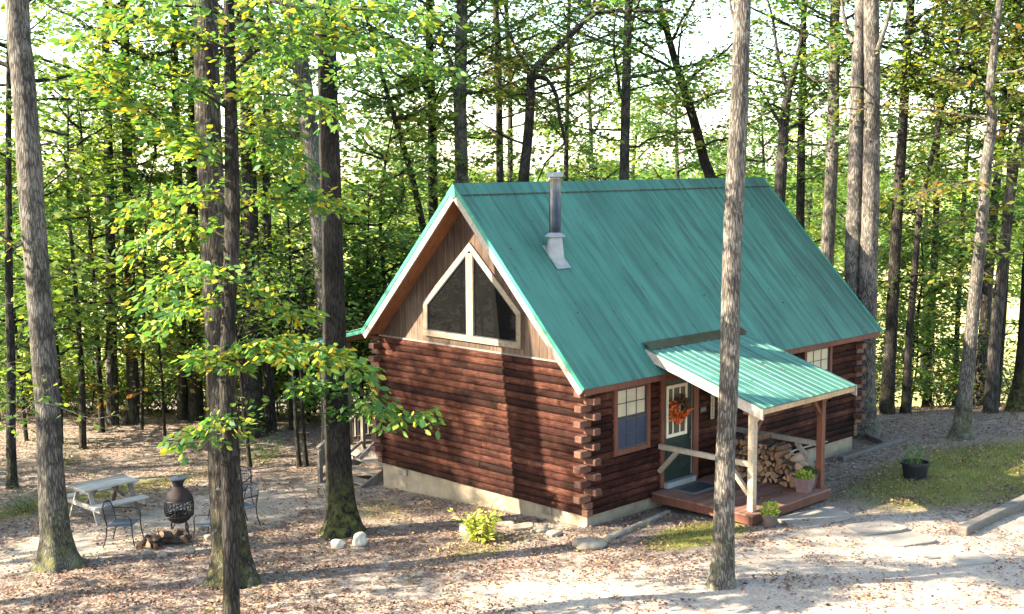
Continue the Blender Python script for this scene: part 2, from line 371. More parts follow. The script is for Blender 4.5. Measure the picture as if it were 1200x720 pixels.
MT['fallen'] = m_leaf("fallen_leaf", [(0.08, (0.055, 0.026, 0.022)), (0.40, (0.115, 0.058, 0.043)), (0.70, (0.19, 0.108, 0.077)), (0.90, (0.29, 0.19, 0.125)), (0.99, (0.38, 0.27, 0.09))], 0.12, 0.3, 0.0, 0.75)
MT['grass'] = m_leaf("grass_blade", [(0.1, (0.06, 0.095, 0.022)), (0.5, (0.14, 0.165, 0.035)), (0.9, (0.28, 0.25, 0.07))], 0.35, 0.3, 0.0)

# ------------------------------------------------------------------ ground
def fnoise(x, y, sc, seed):
    """cheap smooth noise for scattering"""
    r = np.random.RandomState(seed); out = 0
    for k in range(5):
        a, b, c = r.uniform(-1, 1, 3); f = sc*(1+k*0.6)
        out = out+np.sin((a*x+b*y)*f*2+c*9)
    return out/5
def grass_amt(x, y):
    """1 where moss and grass grow"""
    a = np.exp(-(((x-9.0)/4.6)**2+((y+3.4)/2.1)**2)**1.5)          # lawn right of the porch
    b = np.exp(-(((x-0.8)/1.5)**2+((y+2.0)/0.75)**2)**1.5)         # in front of the porch
    c = 0.75*np.exp(-(((x+5.5)/5.5)**2+((y-11.2)/1.0)**2))         # behind the picnic table
    d = 0.55*np.exp(-(((x+2.3)/1.6)**2+((y-0.6)/0.8)**2))
    e = 0.5*np.exp(-(((x+1.5)/1.2)**2+((y-4.6)/1.6)**2))
    return np.clip(a+b+c+d+e, 0, 1)
def sand_amt(x, y):
    a = np.exp(-(((x+4.0)/4.0)**2+((y-7.3)/2.0)**2)**1.5)          # clearing round the fire pit
    s, t = st(x, y)
    b = 0.95/(1+np.exp(-np.clip((-4.0-0.25*x-y)*2.0, -50, 50)))                   # gravel drive
    c = 0.8*np.exp(-(((x-2.9)/2.2)**2+((y+4.2)/1.6)**2))
    d = 0.62*np.exp(-(((s-18.8)/2.2)**2+((t-0.5)/7.5)**2))+0.45*np.exp(-(((x+9.0)/2.0)**2+((y-7.6)/1.4)**2))
    return np.clip(a+b+c+d, 0, 1)

def m_ground():
    t = NT("woodland_ground"); v = t.coord()
    sp = t.n("SeparateXYZ"); t.l(v, sp.inputs[0]); X, Y = sp.outputs[0], sp.outputs[1]
    att_g = t.n("Attribute", attribute_name="grass").outputs["Fac"]; att_s = t.n("Attribute", attribute_name="sand").outputs["Fac"]
    att_f = t.n("Attribute", attribute_name="far").outputs["Fac"]
    n1 = t.noise(v, 1.1, 6, 0.65); n2 = t.noise(v, 5.0, 6, 0.7); n3 = t.noise(v, 28, 5, 0.7); n4 = t.noise(v, 0.45, 4)
    litter = t.ramp(t.math('ADD', t.math('MULTIPLY', n2, 0.5), t.math('MULTIPLY', n3, 0.5)),
                    [(0.32, (0.048, 0.034, 0.027)), (0.43, (0.115, 0.083, 0.066)), (0.53, (0.22, 0.178, 0.146)), (0.66, (0.36, 0.315, 0.27))])
    sand = t.ramp(t.math('ADD', t.math('MULTIPLY', n3, 0.7), t.math('MULTIPLY', n2, 0.3)),
                  [(0.30, (0.115, 0.085, 0.063)), (0.43, (0.245, 0.197, 0.152)), (0.58, (0.375, 0.315, 0.253)), (0.75, (0.45, 0.395, 0.325))])
    grass = t.ramp(t.math('ADD', t.math('MULTIPLY', n3, 0.6), t.math('MULTIPLY', n1, 0.4)),
                   [(0.3, (0.055, 0.060, 0.018)), (0.5, (0.115, 0.112, 0.028)), (0.7, (0.20, 0.175, 0.055))])
    fs = t.ramp(t.math('ADD', att_s, t.math('MULTIPLY', t.math('SUBTRACT', n2, 0.5), 1.6)), [(0.36, 0.0), (0.62, 1.0)])
    fg = t.ramp(t.math('ADD', att_g, t.math('MULTIPLY', t.math('SUBTRACT', n2, 0.5), 1.5)), [(0.36, 0.0), (0.66, 1.0)])
    c = t.mix(fs, litter, sand); c = t.mix(fg, c, grass)
    mead = t.ramp(t.noise(t.coord((0.02, 0.02, 0.02)), 1.0, 5), [(0.3, (0.26, 0.25, 0.07)), (0.5, (0.42, 0.38, 0.14)), (0.7, (0.52, 0.46, 0.22))])
    c = t.mix(att_f, c, mead)
    h = t.math('ADD', t.math('MULTIPLY', n3, 0.6), t.math('MULTIPLY', n2, 0.8))
    return t.bsdf(c, 0.95, h, 0.6, 0.05, 0, 0.1)
def geo_axis(lo, hi, step, end_lo, end_hi, g=1.25):
    a = list(np.arange(lo, hi, step)); d = step; q = a[-1]
    while q < end_hi: d *= g; q += d; a.append(q)
    d = step; q = lo; b = []
    while q > end_lo: d *= g; q -= d; b.append(q)
    return np.array(b[::-1]+a)
SS = geo_axis(13, 44, 0.3, -400, 900); TT = geo_axis(-17, 17, 0.3, -700, 700)
gs, gt = np.meshgrid(SS, TT, indexing='ij'); GX, GY = xy(gs, gt); GZ = gz(GX, GY)
rng = np.random.RandomState(3)
near = np.exp(-((gs-28)/30)**2)
GZ = GZ + near*(0.03*fnoise(GX, GY, 0.9, 5)+0.02*fnoise(GX, GY, 2.2, 6))*(1-np.exp(-(np.maximum(0, np.abs(GX-5)-5.5)+np.maximum(0, np.abs(GY-2)-4.6))*1.5))
ni, nj = gs.shape; idx = np.arange(ni*nj).reshape(ni, nj)
GF = np.stack([idx[:-1, :-1], idx[1:, :-1], idx[1:, 1:], idx[:-1, 1:]], -1).reshape(-1, 4)[:, ::-1]
gme = np_mesh("ground", np.stack([GX, GY, GZ], -1).reshape(-1, 3), GF)
for nm, arr in (("grass", grass_amt(GX, GY)), ("sand", sand_amt(GX, GY)), ("far", np.clip((gs-46-26*np.clip(-gt/10+0.2, 0, 1))/16, 0, 1))):
    a = gme.attributes.new(nm, 'FLOAT', 'POINT'); a.data.foreach_set("value", arr.astype(np.float32).ravel())
go = link_mesh("ground", gme, m_ground(), smooth=True); tag(go, kind="structure")

# ------------------------------------------------------------------ cabin
W, L = 6.24, 9.82
RZ, RY = 6.25, W/2
EY, EZ = -0.387, 2.575
SL = (RZ-EZ)/(RY-EY)
OV = 0.537
LY = W-0.045; LZ = RZ-SL*(LY-RY)
WH = 2.9
rn = random.Random(11)
cabin = empty("log_cabin", (0, 0, 0), 0, "red-brown log cabin with steep green metal roof and covered front porch", "cabin")

fb = MB(); fb.box(0.03, L-0.03, 0.03, W-0.03, -1.3, 0.0); fb.build("foundation", MT['block'], cabin)
for (yc, z0) in ((5.55, -0.17), (1.15, -0.17)):
    vb = MB(); vb.box(-0.004, 0.028, yc-0.2, yc+0.2, z0, z0+0.14)
    for k in range(4): vb.box(-0.012, -0.005, yc-0.18, yc+0.18, z0+0.015+k*0.03, z0+0.03+k*0.03)
    vb.build("foundation_vent", MT['rock_grey'], cabin)

CH = 0.145; NC = 20
def log_course(mb, a0, a1, z0, place, jit):
    """one row of half-round logs from a0 to a1 along a wall; place(a, out, z)"""
    n = max(2, int((a1-a0)/0.35)); prof = [(0.02, 0.0), (-0.024, 0.008), (-0.042, 0.035), (-0.048, 0.072), (-0.042, 0.11), (-0.024, 0.139), (0.02, 0.145)]
    vs = []; fs = []; k = len(prof); b = jit.uniform(-0.006, 0.006)
    for i in range(n+1):
        a = a0+(a1-a0)*i/n; w = jit.uniform(-0.004, 0.004)
        for (o, z) in prof: vs.append(place(a, (o*1.0+b+w) if o < 0 else o, z0+z+jit.uniform(-0.002, 0.002)))
    for i in range(n):
        for j in range(k-1): fs.append((i*k+j, (i+1)*k+j, (i+1)*k+j+1, i*k+j+1))
    fs.append(tuple(range(k))); fs.append(tuple(n*k+j for j in range(k))[::-1])
    mb.add(vs, fs)
def split_course(mb, a0, a1, z0, place, holes=()):
    spans = [(a0, a1)]
    for (h0, h1, hz0, hz1) in holes:
        if z0+CH*0.6 > hz0 and z0+CH*0.4 < hz1:
            ns = []
            for (p, q) in spans:
                if h1 <= p or h0 >= q: ns.append((p, q)); continue
                if h0-p > 0.02: ns.append((p, h0))
                if q-h1 > 0.02: ns.append((h1, q))
            spans = ns
    for (p, q) in spans:
        cuts = [p]
        if q-p > 2.5: cuts.append(p+(q-p)*rn.uniform(0.3, 0.7))
        cuts.append(q)
        for i in range(len(cuts)-1): log_course(mb, cuts[i]+(0.002 if i else 0), cuts[i+1]-(0.002 if i < len(cuts)-2 else 0), z0, place, rn)
def wall(name, mat, a1, place, holes, maxz):
    mb = MB()
    for k in range(NC):
        z0 = k*CH
        if z0+CH > maxz+0.01: continue
        split_course(mb, 0.06, a1-0.06, z0, place, holes)
    return mb.build(name, mat, cabin, smooth=False)
wall("gable_wall", MT['log_y'], W, lambda a, o, z: (o, a, z), (), WH)
wall("rear_gable_wall", MT['log_y'], W, lambda a, o, z: (L-o, a, z), (), WH)
FH = [(0.70, 1.80, 1.06, 2.45), (2.14, 3.40, 0.0, 2.44), (7.4, 8.6, 1.1, 2.45)]
wall("front_wall", MT['log_x'], L, lambda a, o, z: (a, o, z), FH, WH)
wall("back_wall", MT['log_x'], L, lambda a, o, z: (a, W-o, z), (), WH)
core = MB(); core.box(0.021, L-0.021, 0.021, W-0.021, 0.0, WH); core.build("inner_wall", MT['red_trim'], cabin)
# crossed log ends at the four corners
for (cx, cyy, sx, sy) in ((0, 0, -1, -1), (0, W, -1, 1), (L, 0, 1, -1), (L, W, 1, 1)):
    mb = MB()
    for k in range(0, NC):
        z0 = k*CH+0.008; z1 = z0+CH-0.016
        if sy < 0 and z0 > 2.42: continue
        j = rn.uniform(-0.03, 0.03)
        if k % 2 == 1 and k > 1:        # gable log runs past the front wall
            ya, yb = sorted((cyy-sy*0.058, cyy+sy*(0.25+j))); xa, xb = sorted((cx+sx*0.055, cx-sx*0.13))
        elif k % 2 == 0 and k > 1:
            xa, xb = sorted((cx-sx*0.058, cx+sx*(0.25+j))); ya, yb = sorted((cyy+sy*0.055, cyy-sy*0.13))
        else:
            xa, xb = sorted((cx-sx*0.1, cx+sx*0.060)); ya, yb = sorted((cyy-sy*0.1, cyy+sy*0.060))
        mb.box(xa, xb, ya, yb, z0, z1)
    mb.build("log_ends", MT['log_end'], cabin, bevel=0.014)
# gables above the logs
def roof_under(y): return RZ-SL*abs(y-RY)-0.20
for (x0, x1) in ((-0.02, 0.10), (L-0.10, L+0.02)):
    g = MB()
    poly = [(x0, 0.03, WH), (x0, W-0.03, WH), (x0, W-0.03, max(WH+0.01, roof_under(W-0.03))), (x0, RY, roof_under(RY)), (x0, 0.03, max(WH+0.01, roof_under(0.03)))]
    g.prism(poly, (x1-x0, 0, 0)); g.build("gable_siding", MT['siding'], cabin)
sk = MB(); sk.box(-0.045, -0.021, 0.05, W-0.05, WH-0.005, WH+0.03); sk.build("drip_board", MT['grey_wood'], cabin)

# roof: ribbed sheets, boarding, ridge cap, barge boards
def ribbed(x0, x1, top, bot, pitch, rh, rw, name, mat, parent, th=0.012):
    """sheet metal from the top edge (y,z) to the bottom edge with ribs down the slope"""
    dy, dz = bot[0]-top[0], bot[1]-top[1]; ln = math.hypot(dy, dz); ny, nz = (dz/ln, -dy/ln) if dy < 0 else (-dz/ln, dy/ln)
    if nz < 0: ny, nz = -ny, -nz
    prof = []; x = x0
    n = int(round((x1-x0)/pitch)); pt = (x1-x0)/n
    for i in range(n):
        a = x0+i*pt
        prof += [(a, 0), (a+pt*0.5-rw, 0), (a+pt*0.5-rw*0.45, rh), (a+pt*0.5+rw*0.45, rh), (a+pt*0.5+rw, 0)]
    prof.append((x1, 0)); vs = []; fs = []; k = len(prof); rows = 7
    for r in range(rows):
        f = r/(rows-1)
        for (a, h) in prof: vs.append((a, top[0]+dy*f+ny*h, top[1]+dz*f+nz*h))
    for r in range(rows-1):
        for j in range(k-1): fs.append((r*k+j, r*k+j+1, (r+1)*k+j+1, (r+1)*k+j))
    b = len(vs)
    for q in (top, bot):
        for a in (x0, x1): vs.append((a, q[0]-ny*th, q[1]-nz*th))
    fs.append((b, b+2, b+3, b+1))
    mb = MB(); mb.add(vs, fs); return mb.build(name, mat, parent)
X0, X1 = -OV, L+OV
rf = ribbed(X0, X1, (RY-0.01, RZ), (EY, EZ), 0.2286, 0.004, 0.010, "roof", MT['roof'], cabin)
ribbed(X0, X1, (RY+0.01, RZ), (LY, LZ), 0.2286, 0.004, 0.010, "rear_roof", MT['roof'], cabin)
nrm = np.array([-SL, 1.0])/math.hypot(SL, 1)      # outward normal (y,z) of the front slope
def slab(mb, xa, xb, ya, za, yb, zb, t0, t1, sgn):
    """board under a slope: between distances t0 and t1 below the sheet"""
    n_ = (nrm[0]*sgn, nrm[1])
    q = [(ya-n_[0]*t0, za-n_[1]*t0), (yb-n_[0]*t0, zb-n_[1]*t0), (yb-n_[0]*t1, zb-n_[1]*t1), (ya-n_[0]*t1, za-n_[1]*t1)]
    mb.prism([(xa, p[0], p[1]) for p in q], (xb-xa, 0, 0))
sb = MB(); slab(sb, X0+0.05, X1-0.05, RY-0.12, RZ-0.12*SL, EY+0.06, EZ+0.06*SL, 0.02, 0.13, 1)
slab(sb, X0+0.05, X1-0.05, RY+0.12, RZ-0.12*SL, LY-0.03, LZ+0.03*SL, 0.02, 0.13, -1); sb.build("soffit", MT['soffit'], cabin)
fa = MB(); fa.box(X0+0.06, X1-0.06, EY+0.022, EY+0.055, EZ-0.13, EZ+0.005); fa.build("eave_board", MT['red_trim'], cabin)
for (xa, xb) in ((X0+0.005, X0+0.045), (X1-0.045, X1-0.005)):
    for sg, (ye, ze) in ((1, (EY, EZ)), (-1, (LY, LZ))):
        b = MB(); slab(b, xa, xb, RY-0.002*sg, RZ-0.01, ye, ze, 0.022, 0.185, sg); bo = b.build("barge_board", MT['white_board'], cabin)
        tr = MB(); slab(tr, min(xa, xb)-0.012 if xa < 0 else xb-0.02, xa+0.02 if xa < 0 else xb+0.012, RY-0.002*sg, RZ-0.002, ye, ze, -0.024, 0.058, sg)
        tr.build("metal_edge", MT['trim'], bo)
rc = MB()
for sg in (1, -1):
    q = [(RY, RZ+0.055), (RY-sg*0.20, RZ+0.055-0.20*SL+0.0), (RY-sg*0.20, RZ+0.04-0.20*SL), (RY, RZ+0.035)]
    rc.prism([(X0-0.01, p[0], p[1]) for p in q], (X1-X0+0.02, 0, 0))
rco = rc.build("ridge_cap", MT['roof'], rf)
for xe in (X0-0.012, X1-0.018): ep = MB(); ep.prism([(xe, RY-0.185, RZ+0.045-0.185*SL), (xe, RY, RZ-0.25), (xe, RY+0.185, RZ+0.045-0.185*SL), (xe, RY, RZ+0.05)], (0.03, 0, 0)); ep.build("ridge_end_plate", MT['trim'], rf)
cl = MB(); nrib = int(round((X1-X0)/0.2286)); pt = (X1-X0)/nrib
for i in range(nrib):
    a = X0+(i+0.5)*pt+0.03; y = RY-0.203; z = RZ-0.203*SL
    cl.beam((a, y-0.004, z+0.028), (a+pt-0.06, y-0.004, z+0.028), 0.012, 0.024)
cl.build("closure_strip", MT['black_iron'], rf)

# gable window
gw = MB(); fx0, fx1 = -0.075, -0.021
B0, B1, ZB, ZS, ZA = 1.70, 4.63, 3.06, 3.78, 5.10; FWD = 0.12; MID = 3.165
gw.box(fx0, fx1, B0, B1, ZB, ZB+FWD)
ring_o = [(B0, ZB+FWD), (B0, ZS), (MID, ZA), (B1, ZS), (B1, ZB+FWD)]
sla = (ZA-ZS)/(MID-B0); dn = FWD*math.hypot(1, sla)
ring_i = [(B0+FWD, ZB+FWD), (B0+FWD, ZS+FWD*sla-dn), (MID, ZA-dn), (B1-FWD, ZS+FWD*sla-dn), (B1-FWD, ZB+FWD)]
for i in range(4):
    q = [ring_o[i], ring_o[i+1], ring_i[i+1], ring_i[i]]
    gw.prism([(fx0, p[0], p[1]) for p in q], (fx1-fx0, 0, 0))
gwo = gw.build("gable_window", MT['gable_trim'], cabin)
mu = MB(); mu.box(fx0-0.008, fx1, MID-0.10, MID+0.10, ZB+FWD+0.002, ZA-dn-0.06); mu.build("mullion", MT['gable_trim'], gwo)
for sg in (-1, 1):
    a0 = MID+sg*0.10; a1 = (B1-FWD) if sg > 0 else (B0+FWD)
    p_ = MB(); q = [(a0, ZB+FWD), (a1, ZB+FWD), (a1, ZS+FWD*sla-dn), (a0, ZA-dn-0.10*sla)]
    p_.prism([(-0.045, c[0], c[1]) for c in q], (0.02, 0, 0)); p_.build("pane", MT['pane_dark'], gwo)
    st_ = MB()
    for i in range(4):
        c0, c1 = q[i], q[(i+1) % 4]; cc = (sum(z[0] for z in q)/4, sum(z[1] for z in q)/4)
        m0 = [c0[0]+(cc[0]-c0[0])*0.012, c0[1]+(cc[1]-c0[1])*0.012]; m1 = [c1[0]+(cc[0]-c1[0])*0.012, c1[1]+(cc[1]-c1[1])*0.012]
        st_.beam((-0.052, *m0), (-0.052, *m1), 0.03, 0.03, (1, 0, 0))
    st_.build("pane_seal", MT['dark_frame'], gwo)

# front windows
def front_window(xa, xb, za, zb, open_frame=True):
    f = MB(); y0, y1 = -0.075, 0.0; w = 0.10
    f.box(xa-w, xa, y0, y1, za-w, zb+w); f.box(xb, xb+w, y0, y1, za-w, zb+w)
    f.box(xa, xb, y0-0.004, y1, za-w, za); f.box(xa, xb, y0-0.004, y1, zb, zb+w)
    fo = f.build("window", MT['red_trim'], cabin, bevel=0.006)
    zm = (za+zb)/2+0.01
    for (a, b, pm, gm, yy) in ((zm, zb, MT['pane_cream'], MT['dark_frame'], -0.030), (za, zm, MT['pane_blue'], MT['dark_frame'], -0.046)):
        s_ = MB(); t = 0.035
        s_.box(xa+0.001, xa+t, yy-0.012, yy+0.02, a, b); s_.box(xb-t, xb-0.001, yy-0.012, yy+0.02, a, b)
        s_.box(xa+t, xb-t, yy-0.012, yy+0.02, a, a+t); s_.box(xa+t, xb-t, yy-0.012, yy+0.02, b-t, b)
        for k in (1, 2):
            xx = xa+(xb-xa)*k/3; s_.box(xx-0.008, xx+0.008, yy-0.006, yy+0.004, a+t, b-t)
        zz = (a+b)/2; s_.box(xa+t, xb-t, yy-0.005, yy+0.004, zz-0.008, zz+0.008)
        so = s_.build("sash", gm, fo)
        q_ = MB(); q_.box(xa+t*0.8, xb-t*0.8, yy+0.005, yy+0.014, a+t*0.8, b-t*0.8); q_.build("pane", pm, fo)
    return fo
front_window(0.80, 1.70, 1.16, 2.35)
front_window(7.50, 8.50, 1.20, 2.36)

# door
d_ = MB(); d_.box(2.25, 3.20, -0.032, 0.012, 0.26, 2.33)
door = d_.build("door", MT['door'], cabin)
jm = MB(); jm.box(2.15, 2.245, -0.08, 0.01, 0.15, 2.43); jm.box(3.205, 3.38, -0.08, 0.01, 0.15, 2.43); jm.box(2.245, 3.205, -0.078, 0.01, 2.335, 2.43)
jm.build("door_frame", MT['red_trim'], cabin, bevel=0.006)
thb = MB(); thb.box(2.25, 3.20, -0.17, -0.035, 0.135, 0.25); thb.build("door_sill", MT['dull_steel'], cabin, bevel=0.006)
lt = MB(); xa, xb, za, zb = 2.33, 3.00, 1.15, 2.22; yy = -0.034
lt.box(xa, xa+0.055, yy-0.03, yy, za, zb); lt.box(xb-0.055, xb, yy-0.03, yy, za, zb); lt.box(xa+0.055, xb-0.055, yy-0.028, yy, za, za+0.065); lt.box(xa+0.055, xb-0.055, yy-0.028, yy, zb-0.065, zb)
for k in (1, 2): x_ = xa+(xb-xa)*k/3; lt.box(x_-0.014, x_+0.014, yy-0.018, yy, za+0.065, zb-0.065)
for k in (1, 2): z_ = za+(zb-za)*k/3; lt.box(xa+0.055, xb-0.055, yy-0.016, yy, z_-0.014, z_+0.014)
lto = lt.build("door_window", MT['cream'], door)
pn = MB(); pn.box(xa+0.03, xb-0.03, yy-0.006, yy-0.001, za+0.03, zb-0.03); pn.build("pane", glossy_pane("door_pane", (0.10, 0.085, 0.07)), lto)
dp = MB()
for (a, b) in ((2.36, 2.68), (2.77, 3.09)):
    dp.box(a, b, -0.044, -0.033, 0.42, 0.98)
dp.build("door_panel", MT['door'], door, bevel=0.008)
dh = MB(); dh.tube([(3.12, -0.034, 1.08), (3.12, -0.09, 1.08), (3.03, -0.095, 1.08)], 0.013, 8); dh.box(3.095, 3.145, -0.04, -0.033, 1.0, 1.2); dh.build("door_handle", MT['steel'], door)
ed = MB(); ed.box(3.176, 3.196, -0.042, -0.033, 0.28, 2.31); ed.build("weather_strip", MT['dull_steel'], door)

# stove pipe through the roof
def on_slope(y): return RZ-SL*(RY-y)
px_, py_ = 0.985, 1.76; zb_ = on_slope(py_)
fl = MB()
n_ = Vector((0, -SL, 1)).normalized(); dn_ = Vector((0, -1, -SL)).normalized()
cpt = Vector((px_, py_, zb_))
hw = 0.20
v4 = [cpt+Vector((-hw, 0, 0))-dn_*0.28, cpt+Vector((hw, 0, 0))-dn_*0.28, cpt+Vector((hw, 0, 0))+dn_*0.34, cpt+Vector((-hw, 0, 0))+dn_*0.34]
fl.prism([q+n_*0.024 for q in v4], n_*0.008)
chim = fl.build("stove_pipe", MT['dull_steel'], cabin)
fc = MB(); prof = []
k = 20; top_z = zb_+0.42; vs = []
for j in range(k):
    th = 2*PI*j/k; x, y = px_+0.19*math.cos(th), py_+0.19*math.sin(th)
    vs.append((x, y-0.02, on_slope(y-0.02)+0.01))
for j in range(k):
    th = 2*PI*j/k; vs.append((px_+0.14*math.cos(th), py_+0.14*math.sin(th), top_z))
fc.add(vs, [(j, (j+1) % k, k+(j+1) % k, k+j) for j in range(k)])
fc.build("flashing_cone", MT['dull_steel'], chim, smooth=True)
sc_ = MB(); sc_.lathe([(0.14, 0.0), (0.215, 0.02), (0.215, 0.03), (0.13, 0.10), (0.12, 0.10)], 24, (px_, py_, top_z-0.04)); sc_.build("storm_collar", MT['dull_steel'], chim, smooth=False)
pp = MB(); ztop = 6.50
pp.lathe([(0.118, 0), (0.118, 0.05), (0.123, 0.05), (0.123, 0.075), (0.118, 0.075), (0.118, ztop-0.12-top_z)], 24, (px_, py_, top_z)); pp.build("pipe", MT['steel'], chim, smooth=True)
cp = MB(); cp.lathe([(0.0, -0.16), (0.105, -0.16), (0.105, -0.10), (0.13, -0.085), (0.168, -0.08), (0.172, -0.075), (0.172, 0.0), (0.15, 0.012), (0.0, 0.016)], 24, (px_, py_, ztop)); cp.build("rain_cap", MT['dull_steel'], chim)

# porch
DX0, DX1, DY0, DZ = 1.87, 4.60, -2.48, 0.13
dk = MB(); nb = 17; bw = (-0.062-DY0)/nb
for i in range(nb):
    y = DY0+i*bw; dk.box(DX0-0.02, DX1+0.02, y+0.004, y+bw-0.004, DZ-0.035, DZ)
dko = dk.build("porch_deck", MT['deck'], cabin, bevel=0.004)
rm = MB(); rm.box(DX0, DX1, DY0+0.02, DY0+0.055, DZ-0.19, DZ-0.037); rm.box(DX0, DX0+0.035, DY0+0.056, -0.065, DZ-0.19, DZ-0.037); rm.box(DX1-0.035, DX1, DY0+0.056, -0.065, DZ-0.19, DZ-0.037)
rm.build("rim_joist", MT['red_trim'], dko)
PX0, PX1, PY = 2.10, 4.50, -2.28
RT0, RT1 = (0.045, 3.055), (-2.74, 2.215)      # porch roof top and bottom edge (y,z)
RXA, RXB = 1.74, 5.08
psl = (RT0[1]-RT1[1])/(RT0[0]-RT1[0])
def prz(y): return RT0[1]-psl*(RT0[0]-y)
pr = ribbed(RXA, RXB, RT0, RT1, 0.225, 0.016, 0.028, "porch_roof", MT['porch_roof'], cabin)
fsx = MB(); fsx.prism([(RXA+0.02, 0.11, 3.155), (RXA+0.02, -0.10, prz(-0.10)+0.040), (RXA+0.02, -0.10, prz(-0.10)+0.03), (RXA+0.02, 0.11, 3.14)], (RXB-RXA-0.04, 0, 0)); fsx.build("flashing", MT['steel'], pr)
fs2 = MB()
for i in range(14): a = RXA+0.06+i*0.23; fs2.box(a, a+0.16, -0.115, -0.103, prz(-0.11)+0.006, prz(-0.11)+0.028)
fs2.build("closure_strip", MT['black_iron'], pr)
rfr = MB()
for xx in np.linspace(RXA+0.06, RXB-0.06, 6): rfr.beam((xx, 0.0, prz(0)-0.075), (xx, RT1[0]+0.07, prz(RT1[0]+0.07)-0.075), 0.04, 0.12)
rfr.build("rafter", MT['post_wood'], pr)
for xx in (RXA+0.012, RXB-0.012):
    b_ = MB(); b_.prism([(xx-0.018, RT0[0]-0.02, prz(RT0[0]-0.02)-0.018), (xx-0.018, RT1[0]+0.01, RT1[1]-0.018+0.003), (xx-0.018, RT1[0]+0.01, RT1[1]-0.215), (xx-0.018, RT0[0]-0.02, prz(RT0[0]-0.02)-0.215)], (0.036, 0, 0))
    b_.build("porch_barge_board", MT['white_board'], pr)
fb_ = MB(); fb_.box(RXA+0.035, RXB-0.035, RT1[0]+0.03, RT1[0]+0.065, RT1[1]-0.12, RT1[1]-0.01); fb_.build("porch_eave_board", MT['post_wood'], pr)
hb = MB(); hb.box(RXA+0.1, RXB-0.1, PY-0.05, PY+0.05, prz(PY)-0.32, prz(PY)-0.16); hb.build("porch_beam", MT['red_trim'], cabin, bevel=0.006)
for i, xx in enumerate((PX0, PX1)):
    pb = MB(); pb.box(xx-0.065, xx+0.065, PY-0.065, PY+0.065, DZ+0.002, prz(PY)-0.322)
    pb.build("porch_post", MT['pale_trim'] if i == 0 else MT['red_trim'], cabin, bevel=0.008, label="sunlit pale post at the left front of the porch" if i == 0 else "brown post at the right front of the porch")  # left post's sunlit brightness is put into its paler wood colour
    kb = MB(); zt = prz(PY)-0.33
    dx_ = 0.36 if i == 0 else -0.36
    kb.beam((xx+(0.06 if i == 0 else -0.06), PY, zt-0.36), (xx+dx_, PY, zt-0.02), 0.085, 0.085); kb.build("knee_brace", MT['red_trim'], cabin)
    rl = MB(); rz_ = DZ+0.90
    rl.box(xx-0.045, xx+0.045, PY+0.068, -0.062, rz_-0.05, rz_+0.05)
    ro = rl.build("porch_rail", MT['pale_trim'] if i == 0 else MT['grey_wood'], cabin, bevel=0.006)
    for qa, qb in (((xx, PY+0.067, rz_-0.58), (xx, PY+0.56, rz_-0.055)), ((xx, -0.067, rz_-0.52), (xx, -0.50, rz_-0.055))):
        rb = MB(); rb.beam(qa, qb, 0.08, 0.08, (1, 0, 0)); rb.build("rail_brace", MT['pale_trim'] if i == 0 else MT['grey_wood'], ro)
wl = MB(); wl.tube([(4.82, -0.085, 0.16), (6.0, -0.10, 0.10), (7.2, -0.09, 0.12), (8.4, -0.10, 0.10)], 0.016, 6); wl.build("water_pipe", MT['white_board'], cabin)
lm = MB(); lm.box(4.95, 5.03, -0.15, -0.062, 1.95, 2.1); lm.lathe([(0.03, 0), (0.06, -0.08), (0.055, -0.2), (0.0, -0.2)], 10, (4.99, -0.17, 2.05)); lm.build("wall_lantern", MT['black_iron'], cabin)

# back porch, deck, stairs with rails
bz = -0.04
bp = MB(); y0b, y1b, x0b, x1b = W+0.07, 8.45, 0.65, 7.0
nbd = 10
for i in range(nbd):
    yy0 = y0b+(y1b-y0b)*i/nbd; bp.box(x0b, x1b, yy0+0.004, yy0+(y1b-y0b)/nbd-0.004, bz-0.04, bz)
bpo = bp.build("back_deck", MT['grey_wood'], cabin)
js = MB(); js.box(x0b+0.02, x0b+0.06, y0b, y1b, bz-0.24, bz-0.042); js.box(x0b+0.07, x1b, y1b-0.05, y1b-0.01, bz-0.24, bz-0.042)
for xx in (x0b+0.1, 3.2, 6.6): js.box(xx, xx+0.1, y1b-0.16, y1b-0.06, -2.2, bz-0.042)
js.build("deck_frame", MT['grey_wood'], bpo)
bpr = ribbed(-0.35, L, (W-0.03, 3.12), (9.0, 2.42), 0.2286, 0.02, 0.024, "back_porch_roof", MT['roof'], cabin)
bfr = MB(); bfr.prism([(-0.34, W+0.0, 3.09), (-0.34, 9.0, 2.40), (-0.34, 9.0, 2.33), (-0.34, W+0.0, 3.0)], (0.04, 0, 0)); bfr.build("back_barge_board", MT['trim'], bpr)
bfr = MB(); bfr.prism([(-0.29, W+0.0, 3.09), (-0.29, 9.0, 2.40), (-0.29, 9.0, 2.36), (-0.29, W+0.0, 3.05)], (L+0.2, 0, 0)); bfr.build("back_soffit", MT['soffit'], bpr)
for xx in (0.72, 3.7, 6.9):
    q = MB(); q.box(xx-0.06, xx+0.06, y1b-0.13, y1b-0.01, bz+0.001, 2.46); q.build("back_post", MT['grey_wood'], bpo)
rr = MB(); rr.box(0.8, 6.9, y1b-0.12, y1b-0.03, bz+0.9, bz+0.94); rr.box(0.8, 6.9, y1b-0.1, y1b-0.05, bz+0.1, bz+0.16)
for k in range(30): xx = 0.9+k*0.2; rr.box(xx, xx+0.035, y1b-0.095, y1b-0.06, bz+0.161, bz+0.899)
rr.build("back_rail", MT['grey_wood'], bpo)
SY0, SY1 = W+0.32, 7.72
zs = [bz-0.16*(k+1) for k in range(4)]
